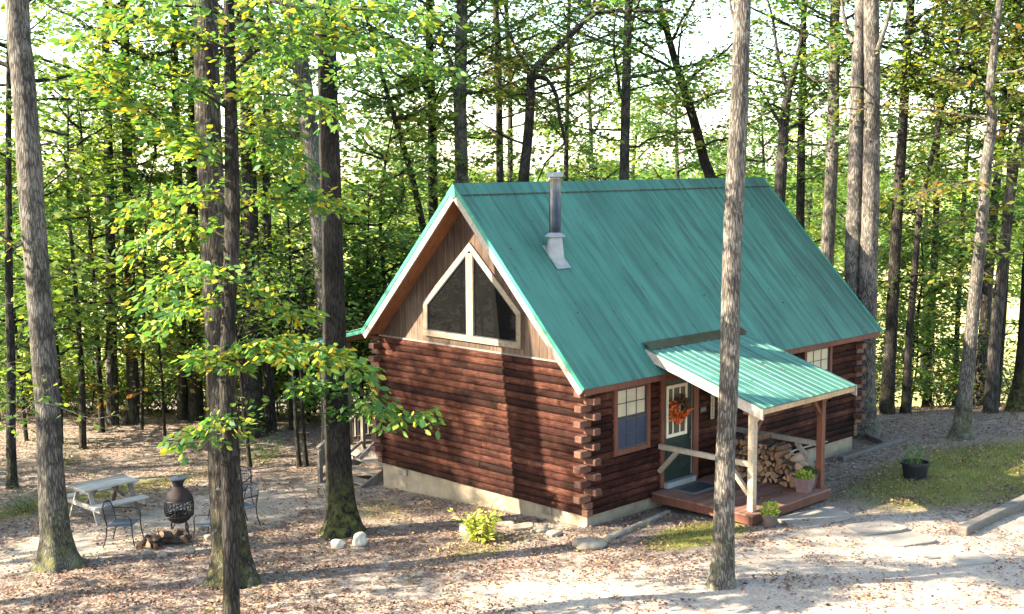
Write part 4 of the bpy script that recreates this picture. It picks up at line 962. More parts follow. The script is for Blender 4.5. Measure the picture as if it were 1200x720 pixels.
class Foliage:
    def __init__(s, seed): s.r = np.random.RandomState(seed); s.mb = MB(); s.P = []; s.D = []; s.N = []; s.S = []
    def limb_path(s, pts, r0, nsub, sublen, lps, lsize, spread=0.16, t0=0.15, sides=5, vs=0.4, tilt=0.45):
        """a limb along given points with flat sprays of twigs and leaves"""
        r = s.r; pts = np.array(pts, float); k = len(pts)
        P, R = smooth_path(pts, np.linspace(r0, r0*0.25, k), max(0.12, sublen*0.35))
        s.mb.tube(P, R, sides, False); m = len(P)
        for j in range(nsub):
            t = t0+(1-t0)*(j+r.uniform(0, 0.9))/nsub; i = min(m-1, int(t*(m-1))); p = P[i]
            tg = P[min(m-1, i+1)]-P[max(0, i-1)]; tg /= np.linalg.norm(tg)+1e-9
            h = np.array([-tg[1], tg[0], 0.0]); h /= np.linalg.norm(h)+1e-6; sgn = 1 if j % 2 else -1
            an = r.uniform(0.5, 1.25); d = tg*math.cos(an)+h*sgn*math.sin(an)+np.array([0, 0, r.normal(0.05, 0.22)]); d /= np.linalg.norm(d)
            ln = sublen*(1.15-0.65*t)*r.uniform(0.6, 1.25)
            e = p+d*ln; mid = p+d*ln*0.5+r.normal(0, 0.04*ln, 3); e[2] -= 0.10*ln
            s.mb.tube([p, mid, e], [max(0.004, r0*0.22), max(0.003, r0*0.14), 0.002], 3, False)
            n = max(1, int(lps*ln/sublen*r.uniform(0.7, 1.3)))
            u = r.uniform(0.12, 1.08, n)[:, None]; lat = np.cross(d, [0, 0, 1.0]); lat /= np.linalg.norm(lat)+1e-6
            L_ = r.normal(0, spread, n)[:, None]; base = p*(1-u)+e*u
            Q = base+L_*lat*0.9+np.array([0, 0, 1.0])*r.normal(0, spread*vs, n)[:, None]
            dd = d[None]*r.uniform(0.2, 1.0, n)[:, None]+lat[None]*np.sign(L_)*r.uniform(0.3, 1.1, n)[:, None]+np.array([0, 0, -1.0])*r.uniform(-0.1, 0.6, n)[:, None]
            s.P.append(Q); s.D.append(dd); s.N.append(np.array([0, 0, 1.0])+r.normal(0, tilt, (n, 3))); s.S.append(lsize*r.uniform(0.45, 1.25, n))
    def limb(s, p0, az, el, ln, r0, nsub, sublen, lps, lsize, bend=0.0, **kw):
        r = s.r; pts = [np.array(p0, float)]; k = 6
        for i in range(k):
            az += r.normal(0, 0.16); e = el+bend*i/k+r.normal(0, 0.12)
            pts.append(pts[-1]+ln/k*np.array([math.cos(az)*math.cos(e), math.sin(az)*math.cos(e), math.sin(e)]))
        s.limb_path(pts, r0, nsub, sublen, lps, lsize, **kw)
    def leaf_mesh(s, shape): 
        V, F = scatter_leaves(np.concatenate(s.P), np.concatenate(s.D), np.concatenate(s.N), np.concatenate(s.S), shape); return np_mesh("crown", V, F)
    def finish(s, root, bark, leaf, shape="diamond", off=(0, 0, 0)):
        off = np.array(off, float)
        if s.mb.v:
            s.mb.v = [tuple(np.array(v)-off) for v in s.mb.v]; tr = [c for c in root.children if c.name.startswith("trunk")]
            if tr:
                me = tr[0].data; bm = bmesh.new(); bm.from_mesh(me); tmp = bpy.data.meshes.new("tmp"); tmp.from_pydata(s.mb.v, [], s.mb.f); bm.from_mesh(tmp)
                for f in bm.faces: f.smooth = True
                bm.to_mesh(me); bm.free(); bpy.data.meshes.remove(tmp)
            else: s.mb.build("stem", bark, root, smooth=True)
        if s.P:
            s.P = [q-off for q in s.P]; link_mesh("crown", s.leaf_mesh(shape), leaf, root)

def px_path(spec, dep):
    """spec: (x, y, width) down the picture -> base-first points and radii"""
    spec = spec[::-1]; P = np.array([at(x, y, dep) for x, y, w in spec]); R = np.array([w*0.5*dep/FPX for x, y, w in spec]); return P, R
def px_tree(name, label, spec, dep, bark, seed, sides=16, rough=0.05, step=0.25, group=None, cat="tree", up=6.0, ground=True):
    P, R = px_path(spec, dep)
    if ground:                                     # carry the trunk down into the ground
        for _ in range(40):
            zg = float(gz(P[0][0], P[0][1]))
            if P[0][2] < zg+0.05: break
            d = P[0]-P[1]; d = d/abs(d[2]); h = P[0][2]-zg+0.25
            P = np.vstack([P[0]+np.array([d[0]*h*0.5, d[1]*h*0.5, -h]), P]); R = np.concatenate([[R[0]*1.18], R])
    if up:
        d = P[-1]-P[-2]; d /= np.linalg.norm(d); P = np.vstack([P, P[-1]+d*up+np.array([0.2, -0.1, 0])]); R = np.concatenate([R, [R[-1]*0.35]])
    base = np.array([P[0][0], P[0][1], float(gz(P[0][0], P[0][1]))]); Ps, Rs = smooth_path(P, R, step)
    root = empty(name, base, 0, label, cat, group)
    trunk_mesh("trunk", Ps-base, Rs, sides, rough, seed, bark, root)
    return root, base, Ps, Rs
def limb_from(F, Ps, z, az, **kw):
    i = int(np.argmin(np.abs(Ps[:, 2]-z))); F.limb(Ps[i], az, **kw)
def tall_crown(F, Ps, z0, z1, n, ln, lps, lsize, nsub=12, r0=0.05, el=0.35, sublen=1.1, spread=0.22):
    r = F.r; a = r.uniform(0, 6.28)
    for k in range(n):
        f = (k+r.uniform(0, 1))/n; z = z0+(z1-z0)*f; a += 2.4+r.normal(0, 0.4)
        limb_from(F, Ps, z, a, el=el+r.normal(0, 0.15), ln=ln*(1.15-0.6*f)*r.uniform(0.7, 1.2), r0=r0*(1.1-0.6*f), nsub=nsub, sublen=sublen, lps=lps, lsize=lsize, bend=0.15, spread=spread)

# -- the near trees
t1, b1, P1, _ = px_tree("tall_tree", "tall grey-barked tree standing left of the picnic table with moss at its foot",
    [(20,-250,22),(20,0,26),(27,90,27),(34,180,28),(40,270,28),(47,370,28),(55,470,28),(60,560,30),(65,620,33),(68,650,42),(70,668,58)], 22.5, MT['bark_grey'], 1, 28, 0.055, 0.12)
F = Foliage(101); tall_crown(F, P1, 12.5, 17, 12, 3.6, 16, 0.17)
F.limb_path([at(47, 170, 22.5), at(60, 168, 22.4), at(78, 166, 22.2), at(92, 158, 22)], 0.025, 3, 0.3, 2, 0.12)
F.limb_path([at(40, 275, 22.5), at(20, 290, 22.3), at(0, 275, 22.1), at(-30, 250, 22)], 0.04, 8, 0.8, 10, 0.13)
F.finish(t1, MT['bark_grey'], MT['leaf_near'], "diamond", b1)

t2, b2, P2, _ = px_tree("tall_tree", "thick pale-barked tree sunlit on its left side behind a thin dark trunk",
    [(240,-250,24),(241,0,28),(243,100,29),(247,200,30),(252,300,32),(257,400,33),(261,500,35),(265,580,38),(270,640,44),(273,672,54),(274,692,70)], 21.0, MT['bark_pale'], 2, 28, 0.05, 0.12)
F = Foliage(102); tall_crown(F, P2, 12.0, 17, 11, 3.4, 16, 0.17); F.finish(t2, MT['bark_pale'], MT['leaf_near'], "diamond", b2)

t3, b3, P3, _ = px_tree("slender_tree", "thin dark tree nearest the camera with broad green and yellow leaves, foot below the picture",
    [(266,-60,11),(268,0,12),(270,100,14),(272,200,17),(272,280,18),(268,370,17),(266,450,18),(268,560,18),(271,680,19),(272,770,22),(272,800,27)], 17.9, MT['bark_dark'], 3, 20, 0.05, 0.12, up=2.5)
F = Foliage(103); D0 = 17.9
def nb(pts, r0, nsub, sublen, lps, ls=0.138, **kw): F.limb_path([at(x, y, D0+dd) for x, y, dd in pts], r0, int(nsub*1.9), sublen*1.1, lps*3.1, ls, tilt=0.75, **kw)
nb([(270,200,0),(245,185,-.2),(200,148,-.3),(160,122,-.4),(128,100,-.6),(85,72,-.8)], 0.032, 24, 0.75, 9)
nb([(270,130,0),(240,110,-.2),(205,90,-.3),(165,82,-.4),(130,70,-.5),(100,75,-.6)], 0.022, 14, 0.65, 8)
nb([(268,280,0),(225,262,.3),(190,275,.5),(150,300,.6)], 0.018, 10, 0.5, 8)
nb([(268,20,0),(230,8,-.4),(185,10,-.6),(140,35,-.7),(95,45,-.8),(60,60,-.8)], 0.022, 14, 0.65, 8)
nb([(268,-30,0),(310,-10,.2),(370,-5,.4),(440,0,.5),(500,30,.6)], 0.022, 14, 0.65, 8)
nb([(272,120,0),(310,110,-.4),(350,115,-.6),(390,130,-.7),(430,160,-.8)], 0.02, 14, 0.55, 8)
nb([(270,350,0),(240,352,.3),(200,375,.5),(165,395,.6)], 0.016, 10, 0.5, 8)
nb([(270,60,0),(235,45,.1),(190,30,.2),(140,18,.2),(100,5,.3)], 0.025, 15, 0.65, 8)
nb([(272,230,0),(240,225,.3),(200,232,.6),(160,250,.8),(130,262,.9)], 0.022, 15, 0.6, 8)
nb([(270,320,0),(235,318,-.2),(205,330,-.4),(170,352,-.5)], 0.02, 13, 0.55, 8)
nb([(268,410,0),(300,405,-.1),(345,410,-.2),(395,420,-.2),(430,440,-.2)], 0.022, 20, 0.5, 11)
nb([(268,430,0),(250,418,-.3),(238,420,-.5),(228,430,-.6)], 0.014, 8, 0.35, 8)
nb([(395,424,-.2),(425,460,-.2),(450,482,-.2),(480,488,-.3),(512,490,-.3)], 0.009, 10, 0.28, 6, t0=0.3)
nb([(272,250,0),(310,235,.2),(350,232,.4),(395,240,.5),(420,250,.6)], 0.02, 15, 0.6, 8)
nb([(272,150,0),(300,160,.3),(330,180,.4),(370,205,.5)], 0.018, 11, 0.55, 8)
nb([(270,90,0),(300,60,-.3),(345,40,-.5),(400,45,-.7),(450,50,-.8),(500,62,-.9)], 0.026, 22, 0.6, 8)
nb([(268,-20,0),(330,5,-.6),(400,10,-.9),(470,15,-1.1),(530,20,-1.2)], 0.026, 18, 0.65, 8)
nb([(270,330,0),(300,345,.3),(335,360,.4),(360,372,.4)], 0.014, 9, 0.45, 7)
nb([(266,480,0),(248,500,-.2),(225,515,-.4),(205,520,-.4)], 0.010, 7, 0.3, 6)
nb([(268,520,0),(280,500,-.1),(288,470,-.1)], 0.008, 4, 0.25, 6)
F.finish(t3, MT['bark_dark'], MT['leaf_near'], "ovate", b3)

t4, b4, P4, _ = px_tree("tall_tree", "brown furrowed tree with mossy flared base beside the back stairs",
    [(384,-200,17),(383,0,20),(384,100,23),(386,180,24),(389,260,24),(391,340,26),(393,420,27),(395,500,29),(398,570,31),(401,605,38),(402,625,52),(402,638,66)], 23.9, MT['bark_mid'], 4, 28, 0.05, 0.12)
F = Foliage(104); tall_crown(F, P4, 12.5, 17, 10, 3.4, 16, 0.17); D0 = 23.9
nb([(385,110,0),(410,90,-.3),(450,70,-.6),(500,75,-.9),(545,95,-1.0)], 0.035, 18, 0.75, 9)
nb([(384,60,0),(355,55,.2),(325,70,.4),(300,95,.5)], 0.03, 12, 0.7, 9)
nb([(392,470,0),(380,455,-.3),(362,450,-.5),(345,462,-.6)], 0.012, 9, 0.4, 8, 0.14)
nb([(394,500,0),(405,480,-.2),(425,476,-.3),(440,484,-.3)], 0.012, 8, 0.35, 7, 0.13)
F.finish(t4, MT['bark_mid'], MT['leaf_near'], "ovate", b4)

t5, b5, P5, _ = px_tree("tall_tree", "straight flaky grey-brown tree standing in front of the porch roof",
    [(873,-250,18),(870,0,20),(868,60,20),(866,120,21),(861,220,22),(857,330,22),(855,430,22),(850,540,23),(848,640,25),(846,680,31),(846,700,40),(846,712,52)], 19.7, MT['bark_flaky'], 5, 28, 0.06, 0.10)
F = Foliage(105); tall_crown(F, P5, 11.5, 16.5, 9, 3.0, 12, 0.16)
F.limb_path([at(862, 30, 19.7), at(857, 10, 19.8), at(852, -20, 20), at(840, -60, 20)], 0.03, 4, 0.4, 4, 0.14); F.finish(t5, MT['bark_flaky'], MT['leaf_near'], "diamond", b5)

# -- trees seen one by one in the woods
BT = []   # name, label, spec, depth, bark, crown(z0,z1,n,len), leaf, limbs
def wood_tree(label, spec, dep, seed, bark='bark_back', leaf='leaf_green', crown=(8.5, 17, 16, 3.6, 34), limbs=(), name="forest_tree", ls=0.19, up=6.0, ground=True, low=0, mid=9):
    o, b, P, R = px_tree(name, label, spec, dep, MT[bark], seed, 10, 0.05, 0.4, None, "tree", up, ground)
    F = Foliage(seed*7+1)
    for pts, r0, ns, sl, lp in limbs: F.limb_path([at(x, y, dep+dd) for x, y, dd in pts], r0, ns, sl, lp, ls)
    if crown: z0, z1, n, ln, lps = crown; tall_crown(F, P, z0, z1, n, ln, lps, ls, nsub=10, r0=0.06, sublen=1.2, spread=0.28)
    if mid: tall_crown(F, P, 7.0, 13.5, mid, 3.2, 33, ls*0.85, nsub=9, r0=0.04, sublen=1.0, spread=0.28, el=0.2)
    if low: tall_crown(F, P, 3.2, 9.5, low+3, 2.1, 30, ls*1.1, nsub=8, r0=0.03, sublen=0.9, spread=0.28, el=0.15)
    if leaf == 'leaf_green' and seed % 2: leaf = 'leaf_lime'
    F.finish(o, MT[bark], MT[leaf], "diamond", b); return o
wood_tree("leaning grey trunk close behind the brown furrowed tree", [(335,-60,18),(350,60,21),(362,150,22),(372,240,22),(380,330,23),(386,420,24)], 31, 11, 'bark_grey', low=0)
wood_tree("dark trunk at the far left edge of the woods", [(10,300,9),(13,420,10),(13,520,11),(14,568,14)], 29.5, 12, 'bark_dark', up=9, low=3)
wood_tree("slim dark forked young tree left of the picnic table", [(80,230,4),(88,330,5),(95,430,7),(97,522,9)], 33.5, 13, 'bark_dark', 'leaf_lime', (6, 9.5, 7, 1.8, 18), up=3, mid=0)
wood_tree("left one of a pair of dark trunks above the picnic table", [(124,60,9),(128,200,11),(130,350,12),(132,495,15)], 36.8, 14, low=5)
wood_tree("right one of a pair of dark trunks above the picnic table", [(146,0,10),(149,180,12),(153,350,13),(157,492,16)], 37, 15, low=5)
wood_tree("thin pole-like trunk right of the dark pair", [(172,250,3),(168,400,4),(166,500,5)], 36, 16, 'bark_dark', 'leaf_lime', (6, 9, 6, 1.5, 15), up=2, mid=0)
wood_tree("left trunk of the dark pair above the chiminea", [(204,40,9),(210,250,10),(213,400,11),(215,492,14)], 38, 17, 'bark_dark', low=5)
wood_tree("wider right trunk of the dark pair above the chiminea", [(226,100,11),(226,250,13),(228,400,15),(230,490,18)], 37.6, 18, 'bark_dark', low=5)
wood_tree("stout dark trunk just right of the thick pale-barked tree", [(290,100,17),(293,250,19),(295,400,21),(297,500,29)], 35.2, 19, 'bark_dark', low=4)
wood_tree("narrow grey-brown trunk near the stout dark one", [(312,150,9),(314,300,10),(315,420,11),(316,500,15)], 35.9, 20, low=4)
wood_tree("thin bent sapling trunk in front of the stout dark trunk", [(276,380,3),(282,440,4),(288,500,4.5),(293,548,6)], 30.8, 21, 'bark_dark', 'leaf_lime', (2.2, 4.2, 7, 1.1, 12), name="sapling", up=1.2, ls=0.14, mid=0)
wood_tree("left stem of two thin dark saplings near the stair post", [(338,380,3),(344,440,4),(347,500,5),(351,550,6)], 30.6, 22, 'bark_dark', 'leaf_green', (2.2, 4.4, 7, 1.1, 12), name="sapling", up=1.2, ls=0.14, mid=0)
wood_tree("right stem of two thin dark saplings near the stair post", [(350,380,3),(353,440,4),(355,500,5),(359,549,6)], 30.8, 23, 'bark_dark', 'leaf_green', (2.2, 4.4, 7, 1.1, 12), name="sapling", up=1.2, ls=0.14, mid=0)
# behind the roof
wood_tree("thin leaning dark trunk rising left of the roof peak", [(440,60,5),(460,130,6),(478,190,7),(490,240,8),(500,300,9)], 38, 31, 'bark_dark', low=4)
wood_tree("dark trunk left of the broad grey one behind the roof peak", [(503,40,9),(506,120,10),(507,200,11),(508,260,12)], 40, 32, 'bark_dark', low=4, limbs=[([(507,125,0),(514,108,0),(522,92,.3),(530,78,.5)],0.05,6,1.0,14)])
wood_tree("broad grey forked trunk directly above the roof peak", [(543,-30,12),(541,40,14),(539,110,16),(540,160,15),(541,230,16)], 39, 33, 'bark_grey', low=2, limbs=[([(537,105,0),(528,75,.2),(516,40,.4),(505,-10,.8)],0.13,8,1.2,14)])
wood_tree("slim dark trunk behind the left part of the ridge", [(580,-20,7),(584,60,8),(585,140,8),(586,230,9)], 42, 34, low=3)
wood_tree("thin straight trunk just left of the crooked tree", [(592,-20,5),(597,80,6),(598,150,6),(598,230,7)], 44, 35, low=3)
wood_tree("crooked dark tree with a long limb arching right above the stove pipe", [(622,85,10),(621,130,11),(618,170,12),(612,240,13)], 37.5, 36, 'bark_dark', 'leaf_autumn', None, up=0,
          limbs=[([(622,85,0),(640,68,0),(665,45,-.2),(682,28,-.3),(700,15,-.4),(735,13,-.6),(790,14,-.8)],0.13,26,1.1,9), ([(622,85,0),(606,60,.2),(590,20,.4),(570,-20,.6)],0.06,10,0.9,10),
                 ([(622,90,0),(640,92,-.3),(652,112,-.4),(656,140,-.5),(662,168,-.6),(650,180,-.5),(640,190,-.3),(625,225,0)],0.08,10,0.8,8), ([(682,28,-.3),(695,8,-.2),(700,-30,0)],0.07,8,0.9,8), ([(620,110,0),(600,112,.3),(578,122,.5)],0.03,9,0.8,12)])
wood_tree("very thin pale trunk rising just right of the stove pipe", [(668,-20,4),(666,80,5),(664,160,5),(663,230,6)], 43, 37, low=2)
wood_tree("straight dark trunk standing alone in the bright sky gap above the ridge", [(738,-20,9),(735,60,10),(733,140,11),(731,230,12)], 39, 38, limbs=[([(732,165,0),(715,164,-.3),(700,158,-.5),(690,152,-.6)],0.03,8,0.7,9), ([(736,40,0),(760,55,.2),(785,70,.5)],0.05,8,0.9,10)])
wood_tree("leaning dark tree with spreading boughs left of the porch-front trunk", [(768,-20,6),(785,50,8),(800,100,10),(813,140,11),(826,190,12),(838,240,13)], 41, 39, 'bark_dark', 'leaf_lime', low=5, limbs=[([(800,100,0),(795,70,.3),(800,30,.5),(815,0,.8)],0.06,10,1.1,14), ([(813,140,0),(800,120,.3),(780,95,.6),(765,60,.8)],0.06,10,1.1,14)])
wood_tree("forked dark tree between the porch-front trunk and the roof's far slope", [(928,90,8),(920,130,11),(917,180,13),(913,240,14)], 37, 40, 'bark_back', 'leaf_green', None, up=0,
          limbs=[([(928,92,0),(938,50,.2),(945,0,.3),(950,-50,.4)],0.10,12,1.2,14), ([(918,150,0),(908,135,-.2),(898,115,-.4),(885,95,-.5)],0.07,12,1.0,14), ([(918,155,0),(935,145,.3),(955,130,.6),(972,110,.8)],0.06,10,1.0,12), ([(914,185,0),(935,170,-.3),(952,158,-.4)],0.05,10,1.0,12), ([(924,110,0),(912,70,.2),(905,20,.4),(890,-30,.6)],0.08,12,1.2,14)])
wood_tree("straight narrow dark trunk just right of the forked dark tree", [(943,-20,7),(941,80,8),(939,160,9),(938,240,10)], 39, 41, 'bark_dark', low=3)
wood_tree("grey-brown straight trunk left of the double trunk", [(980,-20,11),(978,60,13),(976,150,14),(973,230,15),(969,300,16)], 36.5, 42, 'bark_grey', low=0, limbs=[([(977,145,0),(985,150,-.2),(1000,155,-.4)],0.03,5,0.8,8)])
# the big double tree at the far corner
dt, bd, Pd, Rd = px_tree("double_trunk_tree", "massive shaggy double-trunked tree at the far right corner of the cabin",
    [(1022,-200,15),(1021,0,18),(1022,100,18),(1021,200,19),(1018,320,21),(1017,400,19),(1015,460,21),(1013,485,27),(1012,499,36)], 32.2, MT['bark_flaky'], 43, 20, 0.06, 0.2)
Pq, Rq = px_path([(1006,-200,13),(1009,0,14),(1006,60,15),(1004,150,17),(1002,230,18),(999,320,19),(1000,400,19),(1005,470,19),(1009,495,16)], 32.5); Pq, Rq = smooth_path(Pq, Rq, 0.2)
trunk_mesh("trunk", Pq-bd, Rq, 20, 0.06, 44, MT['bark_flaky'], dt)
F = Foliage(143); tall_crown(F, Pd, 11, 19, 12, 3.6, 18, 0.18)
F.limb_path([at(1000, 50, 32.5), at(992, 35, 32.6), at(988, 15, 32.8), at(984, -20, 33)], 0.09, 6, 1.0, 12, 0.18); F.limb_path([at(1028, 60, 32), at(1038, 30, 32), at(1046, 0, 32), at(1052, -40, 32)], 0.08, 6, 1.0, 12, 0.18)
F.limb_path([at(1012, 103, 32.2), at(995, 102, 31.6), at(975, 98, 31.2)], 0.03, 5, 0.5, 6, 0.15); F.finish(dt, MT['bark_flaky'], MT['leaf_green'], "diamond", bd)
wood_tree("dark straight trunk first to the right of the double trunk", [(1068,0,9),(1062,80,10),(1056,180,12),(1051,260,13),(1045,380,14),(1039,472,17)], 36, 45, 'bark_dark', low=3, limbs=[([(1062,90,0),(1080,82,-.2),(1105,72,-.4),(1135,60,-.6)],0.05,14,1.1,14), ([(1060,100,0),(1045,108,.2),(1030,118,.4)],0.04,6,0.8,10)])
wood_tree("slender forked trunk second to the right of the double trunk", [(1088,200,6),(1078,250,7),(1071,330,8),(1065,400,9),(1062,473,11)], 35.9, 46, 'bark_dark', low=3, leaf='leaf_autumn')
wood_tree("mid-woods trunk right of the slender forked one", [(1098,180,7),(1097,260,8),(1093,340,9),(1089,420,10),(1086,470,11)], 42, 47, low=3)
wood_tree("thin straight pole trunk left of the curved tree", [(1133,180,5),(1127,290,6),(1122,380,6),(1119,470,7)], 41, 48, low=1, leaf='leaf_lime')
wood_tree("curved grey tree rising from the lawn at right, leaning right at its top", [(1172,0,8),(1165,60,9),(1160,110,11),(1163,140,12),(1155,200,13),(1150,270,14),(1146,310,14),(1141,360,15),(1136,420,16),(1131,460,18),(1128,500,22),(1127,508,28)], 31.3, 49, 'bark_grey', 'leaf_autumn', None, up=2.0,
          limbs=[([(1158,215,0),(1140,212,-.3),(1120,216,-.5),(1095,222,-.7),(1065,235,-.9)],0.035,26,1.0,11), ([(1163,140,0),(1180,120,-.3),(1195,100,-.5),(1215,90,-.7)],0.04,14,1.0,12), ([(1160,110,0),(1140,100,-.2),(1115,95,-.4),(1090,90,-.6)],0.03,16,1.0,10), ([(1150,290,0),(1135,280,-.2),(1115,276,-.4)],0.02,9,0.7,9), ([(1168,40,0),(1150,25,.2),(1130,5,.3)],0.03,12,1.0,13), ([(1155,200,0),(1175,190,.2),(1200,185,.3)],0.03,12,0.9,11)])
wood_tree("thick double-stemmed trunk behind the curved tree", [(1200,150,10),(1186,210,12),(1176,300,13),(1167,390,14),(1161,478,17)], 35.2, 50, low=3, leaf='leaf_lime')
wood_tree("grey trunk leaning against the double-stemmed one behind the curved tree", [(1172,180,9),(1160,300,12),(1154,380,13),(1150,450,15)], 38, 51, low=3)
wood_tree("thin dark trunk left of the right picture edge", [(1183,180,5),(1180,300,6),(1174,400,7),(1167,476,9)], 36.5, 52, 'bark_dark', low=3)
wood_tree("broad mossy trunk cut by the right picture edge", [(1222,0,14),(1215,150,15),(1208,280,16),(1203,380,18),(1198,450,22),(1195,478,32)], 35.4, 53, 'bark_mid', low=4)
# -- copies: understory trees, forest trees, shrubs
def proto_under(seed, leaf, H, Rr, n, lps, ls, bark='bark_dark'):
    """small leafy tree in layers, base at the origin"""
    o = empty("understory_tree", (0, 0, 0)); F = Foliage(seed); r = F.r
    P = np.array([[0, 0, -0.3], [r.normal(0, .1), r.normal(0, .1), H*0.3], [r.normal(0, .25), r.normal(0, .25), H*0.65], [r.normal(0, .4), r.normal(0, .4), H]]); R = np.array([0.055, 0.045, 0.03, 0.008])*H/7
    Ps, Rs = smooth_path(P, R, 0.5); trunk_mesh("trunk", Ps, Rs, 7, 0.05, seed, MT[bark], o); a = 0
    for k in range(n):
        f = (k+r.uniform(0, 1))/n; z = H*(0.16+0.82*f); a += 2.4+r.normal(0, 0.5); i = int(np.argmin(np.abs(Ps[:, 2]-z)))
        F.limb(Ps[i], a, r.uniform(0.0, 0.5), Rr*(1.05-0.65*f**1.5)*r.uniform(0.6, 1.2), 0.03*H/7, 9, 1.0*H/7, int(lps*1.4), ls*1.2, bend=0.2, spread=0.28, vs=0.6)
    F.finish(o, MT[bark], MT[leaf]); return o
def proto_forest(seed, leaf, H, Rr, n, lps, ls):
    o = empty("forest_tree", (0, 0, 0)); F = Foliage(seed); r = F.r
    P = np.array([[0, 0, -0.5], [r.normal(0, .15), r.normal(0, .15), H*0.35], [r.normal(0, .35), r.normal(0, .35), H*0.7], [r.normal(0, .5), r.normal(0, .5), H]]); R = np.array([0.20, 0.165, 0.11, 0.02])*H/17
    Ps, Rs = smooth_path(P, R, 0.8); trunk_mesh("trunk", Ps, Rs, 9, 0.05, seed, MT['bark_back'], o); a = 0
    for k in range(n):
        f = (k+r.uniform(0, 1))/n; z = H*(0.30+0.68*f); a += 2.4+r.normal(0, 0.5); i = int(np.argmin(np.abs(Ps[:, 2]-z)))
        F.limb(Ps[i], a, r.uniform(0.05, 0.6), Rr*(1.1-0.6*f)*r.uniform(0.6, 1.2), 0.075*H/17, 10, 1.6, int(lps*1.5), ls*1.12, bend=0.2, spread=0.42, vs=0.6)
    F.finish(o, MT['bark_back'], MT[leaf]); return o
def proto_shrub(seed, leaf, H, n, ls):
    o = empty("shrub", (0, 0, 0)); F = Foliage(seed); r = F.r
    for k in range(9):
        F.limb((r.normal(0, .12), r.normal(0, .12), -0.05), r.uniform(0, 6.28), r.uniform(0.6, 1.4), H*r.uniform(0.6, 1.1), 0.012, 8, 0.5*H/1.5, n, ls, spread=0.16, vs=0.6)
    F.finish(o, MT['bark_dark'], MT[leaf]); return o
UND = [proto_under(201, 'leaf_green', 7.5, 2.7, 20, 16, 0.17), proto_under(202, 'leaf_lime', 6.5, 2.6, 18, 16, 0.17), proto_under(203, 'leaf_green', 9.0, 2.9, 22, 15, 0.17), proto_under(204, 'leaf_autumn', 6.0, 2.2, 16, 13, 0.16), proto_under(205, 'leaf_lime', 8.5, 2.8, 22, 14, 0.17)]
LOW = [proto_under(206, 'leaf_lime', 4.2, 2.1, 16, 15, 0.15), proto_under(207, 'leaf_green', 5.0, 2.3, 17, 15, 0.15), proto_under(208, 'leaf_lime', 3.4, 1.9, 14, 14, 0.14)]
FOR = [proto_forest(211, 'leaf_green', 17, 4.2, 22, 24, 0.25), proto_forest(212, 'leaf_lime', 16, 4.0, 20, 24, 0.25), proto_forest(213, 'leaf_green', 19, 4.4, 24, 24, 0.26)]
SHR = [proto_shrub(221, 'leaf_lime', 2.0, 14, 0.12), proto_shrub(222, 'leaf_green', 2.4, 14, 0.12), proto_shrub(223, 'leaf_autumn', 1.7, 12, 0.12)]
used = set()
def place(proto, x, y, rz, sc, label, cat, group):
    o = proto if proto.name not in used else dup(proto)
    used.add(proto.name)
    o.location = (float(x), float(y), float(gz(x, y))); o.rotation_euler = (0, 0, rz); o.scale = (sc, sc, sc*rp2.uniform(0.92, 1.1)); return tag(o, label, cat, group)
rp2 = random.Random(77)
def side(px): return "left of the cabin" if px < 440 else ("behind the cabin roof" if px < 930 else "right of the cabin")
def zone(protos, spots, what, cat, gname, smin=0.85, smax=1.15, wts=None):
    for (px, s) in spots:
        t = (px-600)/FPX*s; x, y = xy(s, t); p = rp2.choices(protos, wts)[0]
        place(p, x, y, rp2.uniform(0, 6.28), rp2.uniform(smin, smax), "%s in the woods %s" % (what, side(px)), cat, "%s %s" % (gname, side(px)))
# small trees: thick on the left, a low band behind the roof, loose on the right
L_spots = [(rp2.uniform(-60, 470), rp2.uniform(37.5, 56)) for _ in range(8)]+[(110, 35), (185, 34.5), (240, 36), (60, 33.5), (335, 35.5), (420, 36.5), (455, 37.5), (20, 34), (150, 38), (290, 38)]
M_spots = [(rp2.uniform(450, 900), rp2.uniform(42, 58)) for _ in range(22)]
R_spots = [(rp2.uniform(900, 1250), rp2.uniform(38.5, 54)) for _ in range(6)]
zone(UND, L_spots, "small leafy green tree", "tree", "small trees", 0.9, 1.3, [1, 4, 1, 1, 4])
zone(LOW, [(rp2.uniform(-40, 465), rp2.uniform(36.5, 47)) for _ in range(34)]+[(rp2.uniform(930, 1230), rp2.uniform(37, 46)) for _ in range(3)], "low bushy young tree with fine leaves", "tree", "low bushy young trees", 0.8, 1.25)
zone(UND, M_spots, "small leafy green tree", "tree", "small trees", 0.85, 1.1, [1, 4, 1, 1, 3])
zone(UND, R_spots, "small leafy green tree", "tree", "small trees", 0.75, 1.05, [2, 3, 2, 2, 2])
FL_spots = [(rp2.uniform(-60, 460), rp2.uniform(55, 90)) for _ in range(4)]
FM_spots = [(x, rp2.uniform(58, 95)) for x in (480, 560, 600, 690, 745, 800, 850, 890)]
FR_spots = [(rp2.uniform(930, 1260), rp2.uniform(60, 105)) for _ in range(7)]
zone(FOR, FL_spots+FM_spots+FR_spots, "tall slim forest tree further back", "tree", "tall trees further back", 0.85, 1.15)
zone(SHR, [(rp2.uniform(1015, 1215), rp2.uniform(36.8, 41)) for _ in range(9)]+[(rp2.uniform(-20, 440), rp2.uniform(37.5, 44)) for _ in range(34)], "low leafy shrub at the clearing's edge", "shrub", "shrubs at the clearing's edge", 0.8, 1.5, [3, 2, 2])
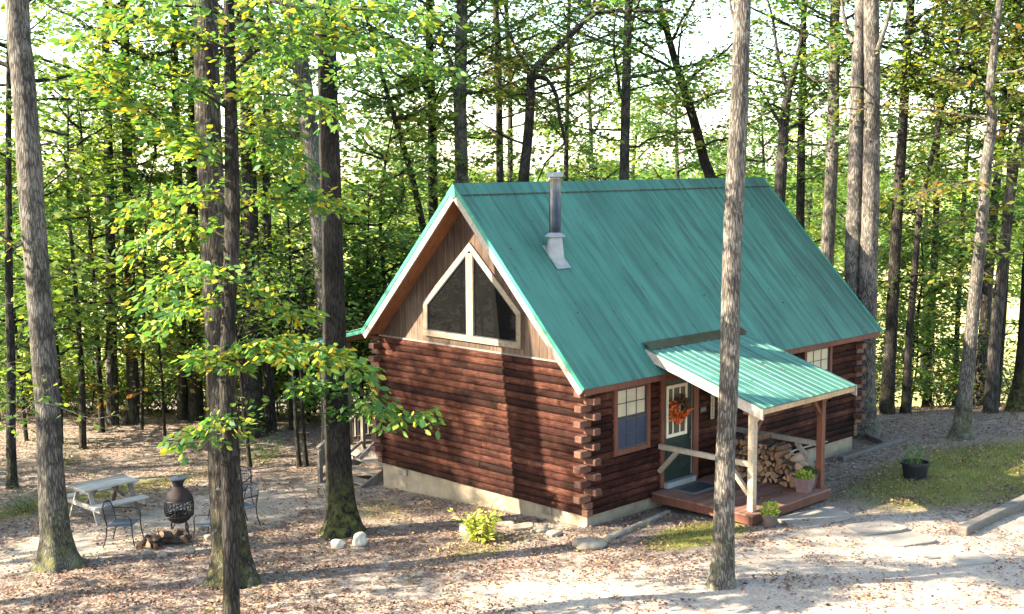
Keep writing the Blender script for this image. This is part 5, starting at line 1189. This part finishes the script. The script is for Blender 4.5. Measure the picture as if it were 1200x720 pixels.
# low plants nearer by
for (px, py, sc) in ((270, 530, 0.45), (305, 545, 0.35), (75, 545, 0.4), (30, 600, 0.35), (318, 535, 0.35)):
    g_ = gnd(px, py); place(SHR[1], g_[0], g_[1], rp2.uniform(0, 6), sc, "knee-high green seedling on the leafy slope left of the cabin", "shrub", "green seedlings on the leafy slope")
g_ = gnd(560, 634); ys = empty("shrub", g_, 0, "bright yellow-green leafy shrub by the white stone below the gable wall", "shrub")
F = Foliage(301)
for k in range(16): F.limb((F.r.normal(0, .07), F.r.normal(0, .07), 0.0), F.r.uniform(0, 6.28), F.r.uniform(0.8, 1.45), F.r.uniform(0.42, 0.9), 0.008, 6, 0.20, 8, 0.11, spread=0.06)
F.finish(ys, MT['bark_dark'], MT['leaf_shrub'], "ovate")
# sapling reaching in from the left edge
sx_, sy_ = xy(18.6, -8.6); sz_ = float(gz(sx_, sy_)); sap = empty("sapling", (sx_, sy_, sz_), 0, "thin sapling at the left picture edge with small yellowish leaves on bare twigs", "tree")
F = Foliage(302); Psap, Rsap = smooth_path(np.array([[sx_, sy_, sz_-0.2], [sx_+0.05, sy_, sz_+1.8], [sx_, sy_+0.1, sz_+4.0], [sx_+0.1, sy_, sz_+5.5]]), np.array([0.05, 0.042, 0.03, 0.008]), 0.3)
trunk_mesh("trunk", Psap-np.array([sx_, sy_, sz_]), Rsap, 8, 0.04, 9, MT['bark_grey'], sap)
for pts in ([(-70,500,18.6),(-20,478,18.6),(20,470,18.6),(60,474,18.6),(105,490,18.5),(140,486,18.4)], [(-70,520,18.6),(-25,505,18.5),(15,490,18.4),(40,472,18.3),(70,445,18.2)], [(-70,470,18.6),(-30,455,18.8),(10,448,19),(60,440,19.2)], [(-70,490,18.6),(-30,500,18.3),(0,498,18.1),(35,505,18.0)]):
    F.limb_path([at(x, y, d) for x, y, d in pts], 0.012, 14, 0.38, 5, 0.115, spread=0.09)
for k in range(7): limb_from(F, Psap, sz_+3.2+0.3*k, 2.4*k, el=0.4, ln=1.3, r0=0.012, nsub=7, sublen=0.4, lps=6, lsize=0.12)
F.finish(sap, MT['bark_grey'], MT['leaf_lime'], "ovate", (sx_, sy_, sz_))
# trees outside the frame on the sun's side whose dappled shade the photograph shows
SHD = [proto_forest(231, 'leaf_green', 18, 4.0, 15, 12, 0.27), proto_forest(232, 'leaf_lime', 16, 3.6, 14, 11, 0.27)]
for i, (x, y, k) in enumerate(((-16, 18.7, 1.0), (-18, 11.3, 1.0), (-23, 22.5, 1.05), (-14.5, 16.9, 0.78), (-18, 16.9, 0.6), (-26, 13.5, 1.05), (-31, 9, 1.0), (-34, 18, 1.0), (-12, 20.5, 0.9), (-19.5, 15.9, 0.85))):
    place(SHD[i % 2], x, y, rp2.uniform(0, 6.28), k, "tall tree in the woods beyond the left edge of the picture", "tree", "trees beyond the left edge")
for i, (x, y) in enumerate(((16, -14), (20, -9), (24, -16), (12, -22), (20, -24))):
    place(SHD[i % 2], x, y, rp2.uniform(0, 6.28), rp2.uniform(0.9, 1.15), "tall tree in the woods beyond the right edge of the picture", "tree", "trees beyond the right edge")
for i, (x, y) in enumerate(((-11, 14.5), (-13, 17.5), (-16, 21), (-12.5, 21))):  # unseen trees added so the gable panes have leaves to mirror
    place(UND[i % 3], x, y, rp2.uniform(0, 6.28), 0.9, "small leafy tree added beyond the left edge for the gable window to reflect", "tree", "small trees added for the window reflection")
place(FOR[0], -16.0, 17.6, 1.0, 0.84, "tall tree in the woods beyond the left edge of the picture", "tree", "trees beyond the left edge")
# far wood across the valley: one mass
r = np.random.RandomState(5); PP = []; 
for k in range(900):
    s = r.uniform(230, 520); t = r.uniform(-0.6, 0.6)*s
    if fnoise(np.array(s*0.9), np.array(t), 0.012, 9) < 0.0 and s < 420: continue
    x, y = xy(s, t); z = float(gz(x, y)); h = r.uniform(7, 12); n = 50
    u = r.normal(size=(n, 3)); u /= np.linalg.norm(u, axis=1)[:, None]; PP.append(np.array([x, y, z+h*0.55])+u*np.array([h*0.38, h*0.38, h*0.5])*r.uniform(0.6, 1.05, (n, 1)))
PP = np.concatenate(PP); n = len(PP)
V, Fq = scatter_leaves(PP, r.normal(size=(n, 3)), np.array([0, 0, 1.0])+r.normal(0, 0.7, (n, 3)), r.uniform(1.6, 3.2, n))
tag(link_mesh("far_wood", np_mesh("far_wood", V, Fq), MT['leaf_lime']), "hazy far-off wood on the hill across the valley", "wood", None, "stuff")

# ------------------------------------------------------------------ fallen leaves and grass
def in_house(x, y): return (x > -0.06) & (x < L+0.05) & (y > -0.06) & (y < W+0.06)
def in_deck(x, y): return (x > DX0-0.05) & (x < DX1+0.05) & (y > DY0-0.03) & (y < 0)
r = np.random.RandomState(12); n = 260000
s = r.uniform(15.5, 41, n); t = r.uniform(-0.47, 0.47, n)*s; x, y = xy(s, t)
den = 0.75-0.62*sand_amt(x, y)-0.45*grass_amt(x, y)+0.60*fnoise(x, y, 0.9, 21)+0.40*fnoise(x, y, 2.6, 22)
keep = (r.uniform(0, 1, n) < np.clip(den, 0.05, 1)*np.clip(26/s, 0.5, 1.3)*0.75) & ~in_house(x, y) & ~in_deck(x, y)
x, y = x[keep], y[keep]; n = len(x); a = r.uniform(0, 6.28, n)
P = np.stack([x, y, gz(x, y)+r.uniform(0.012, 0.045, n)], 1)
xr = r.uniform(X0, X1, 170); yr = r.uniform(EY, RY-0.3, 170); xp = r.uniform(RXA, RXB, 60); yp = r.uniform(RT1[0], RT0[0], 60); xd = r.uniform(DX0, DX1, 70); yd = r.uniform(DY0, -0.1, 70)
P = np.vstack([P, np.stack([xr, yr, RZ-SL*(RY-yr)+0.02], 1), np.stack([xp, yp, RT0[1]-psl*(RT0[0]-yp)+0.03], 1), np.stack([xd, yd, DZ+0.012+0*xd], 1)]); n = len(P); a = r.uniform(0, 6.28, n)
V, Fq = scatter_leaves(P, np.stack([np.cos(a), np.sin(a), r.normal(0, 0.18, n)], 1), np.array([0, 0, 1.0])+r.normal(0, 0.35, (n, 3)), r.uniform(0.028, 0.078, n), "fallen")
tag(link_mesh("fallen_leaves", np_mesh("fallen_leaves", V, Fq), MT['fallen']), "red-brown fallen leaves strewn over the ground", "leaves", None, "stuff")
n = 160000; s = r.uniform(16, 40, n); t = r.uniform(-0.46, 0.46, n)*s; x, y = xy(s, t)
ga = grass_amt(x, y)-0.35*sand_amt(x, y)+0.22*fnoise(x, y, 1.3, 31)
keep = (r.uniform(0, 1, n) < np.clip(ga-0.12, 0, 1)) & ~in_house(x, y) & ~in_deck(x, y); x, y = x[keep], y[keep]; n = len(x); a = r.uniform(0, 6.28, n); h = r.uniform(0.03, 0.085, n)
bp_ = np.stack([x, y, gz(x, y)], 1); wv = np.stack([np.cos(a), np.sin(a), 0*a], 1)*0.009; tip = bp_+np.stack([r.normal(0, 0.025, n), r.normal(0, 0.025, n), h], 1)
V = np.stack([bp_-wv, bp_+wv, tip], 1).reshape(-1, 3); Fq = np.arange(3*n).reshape(n, 3)
tag(link_mesh("grass", np_mesh("grass", V, Fq), MT['grass']), "short yellow-green grass and moss on the lawn patches", "grass", None, "stuff")
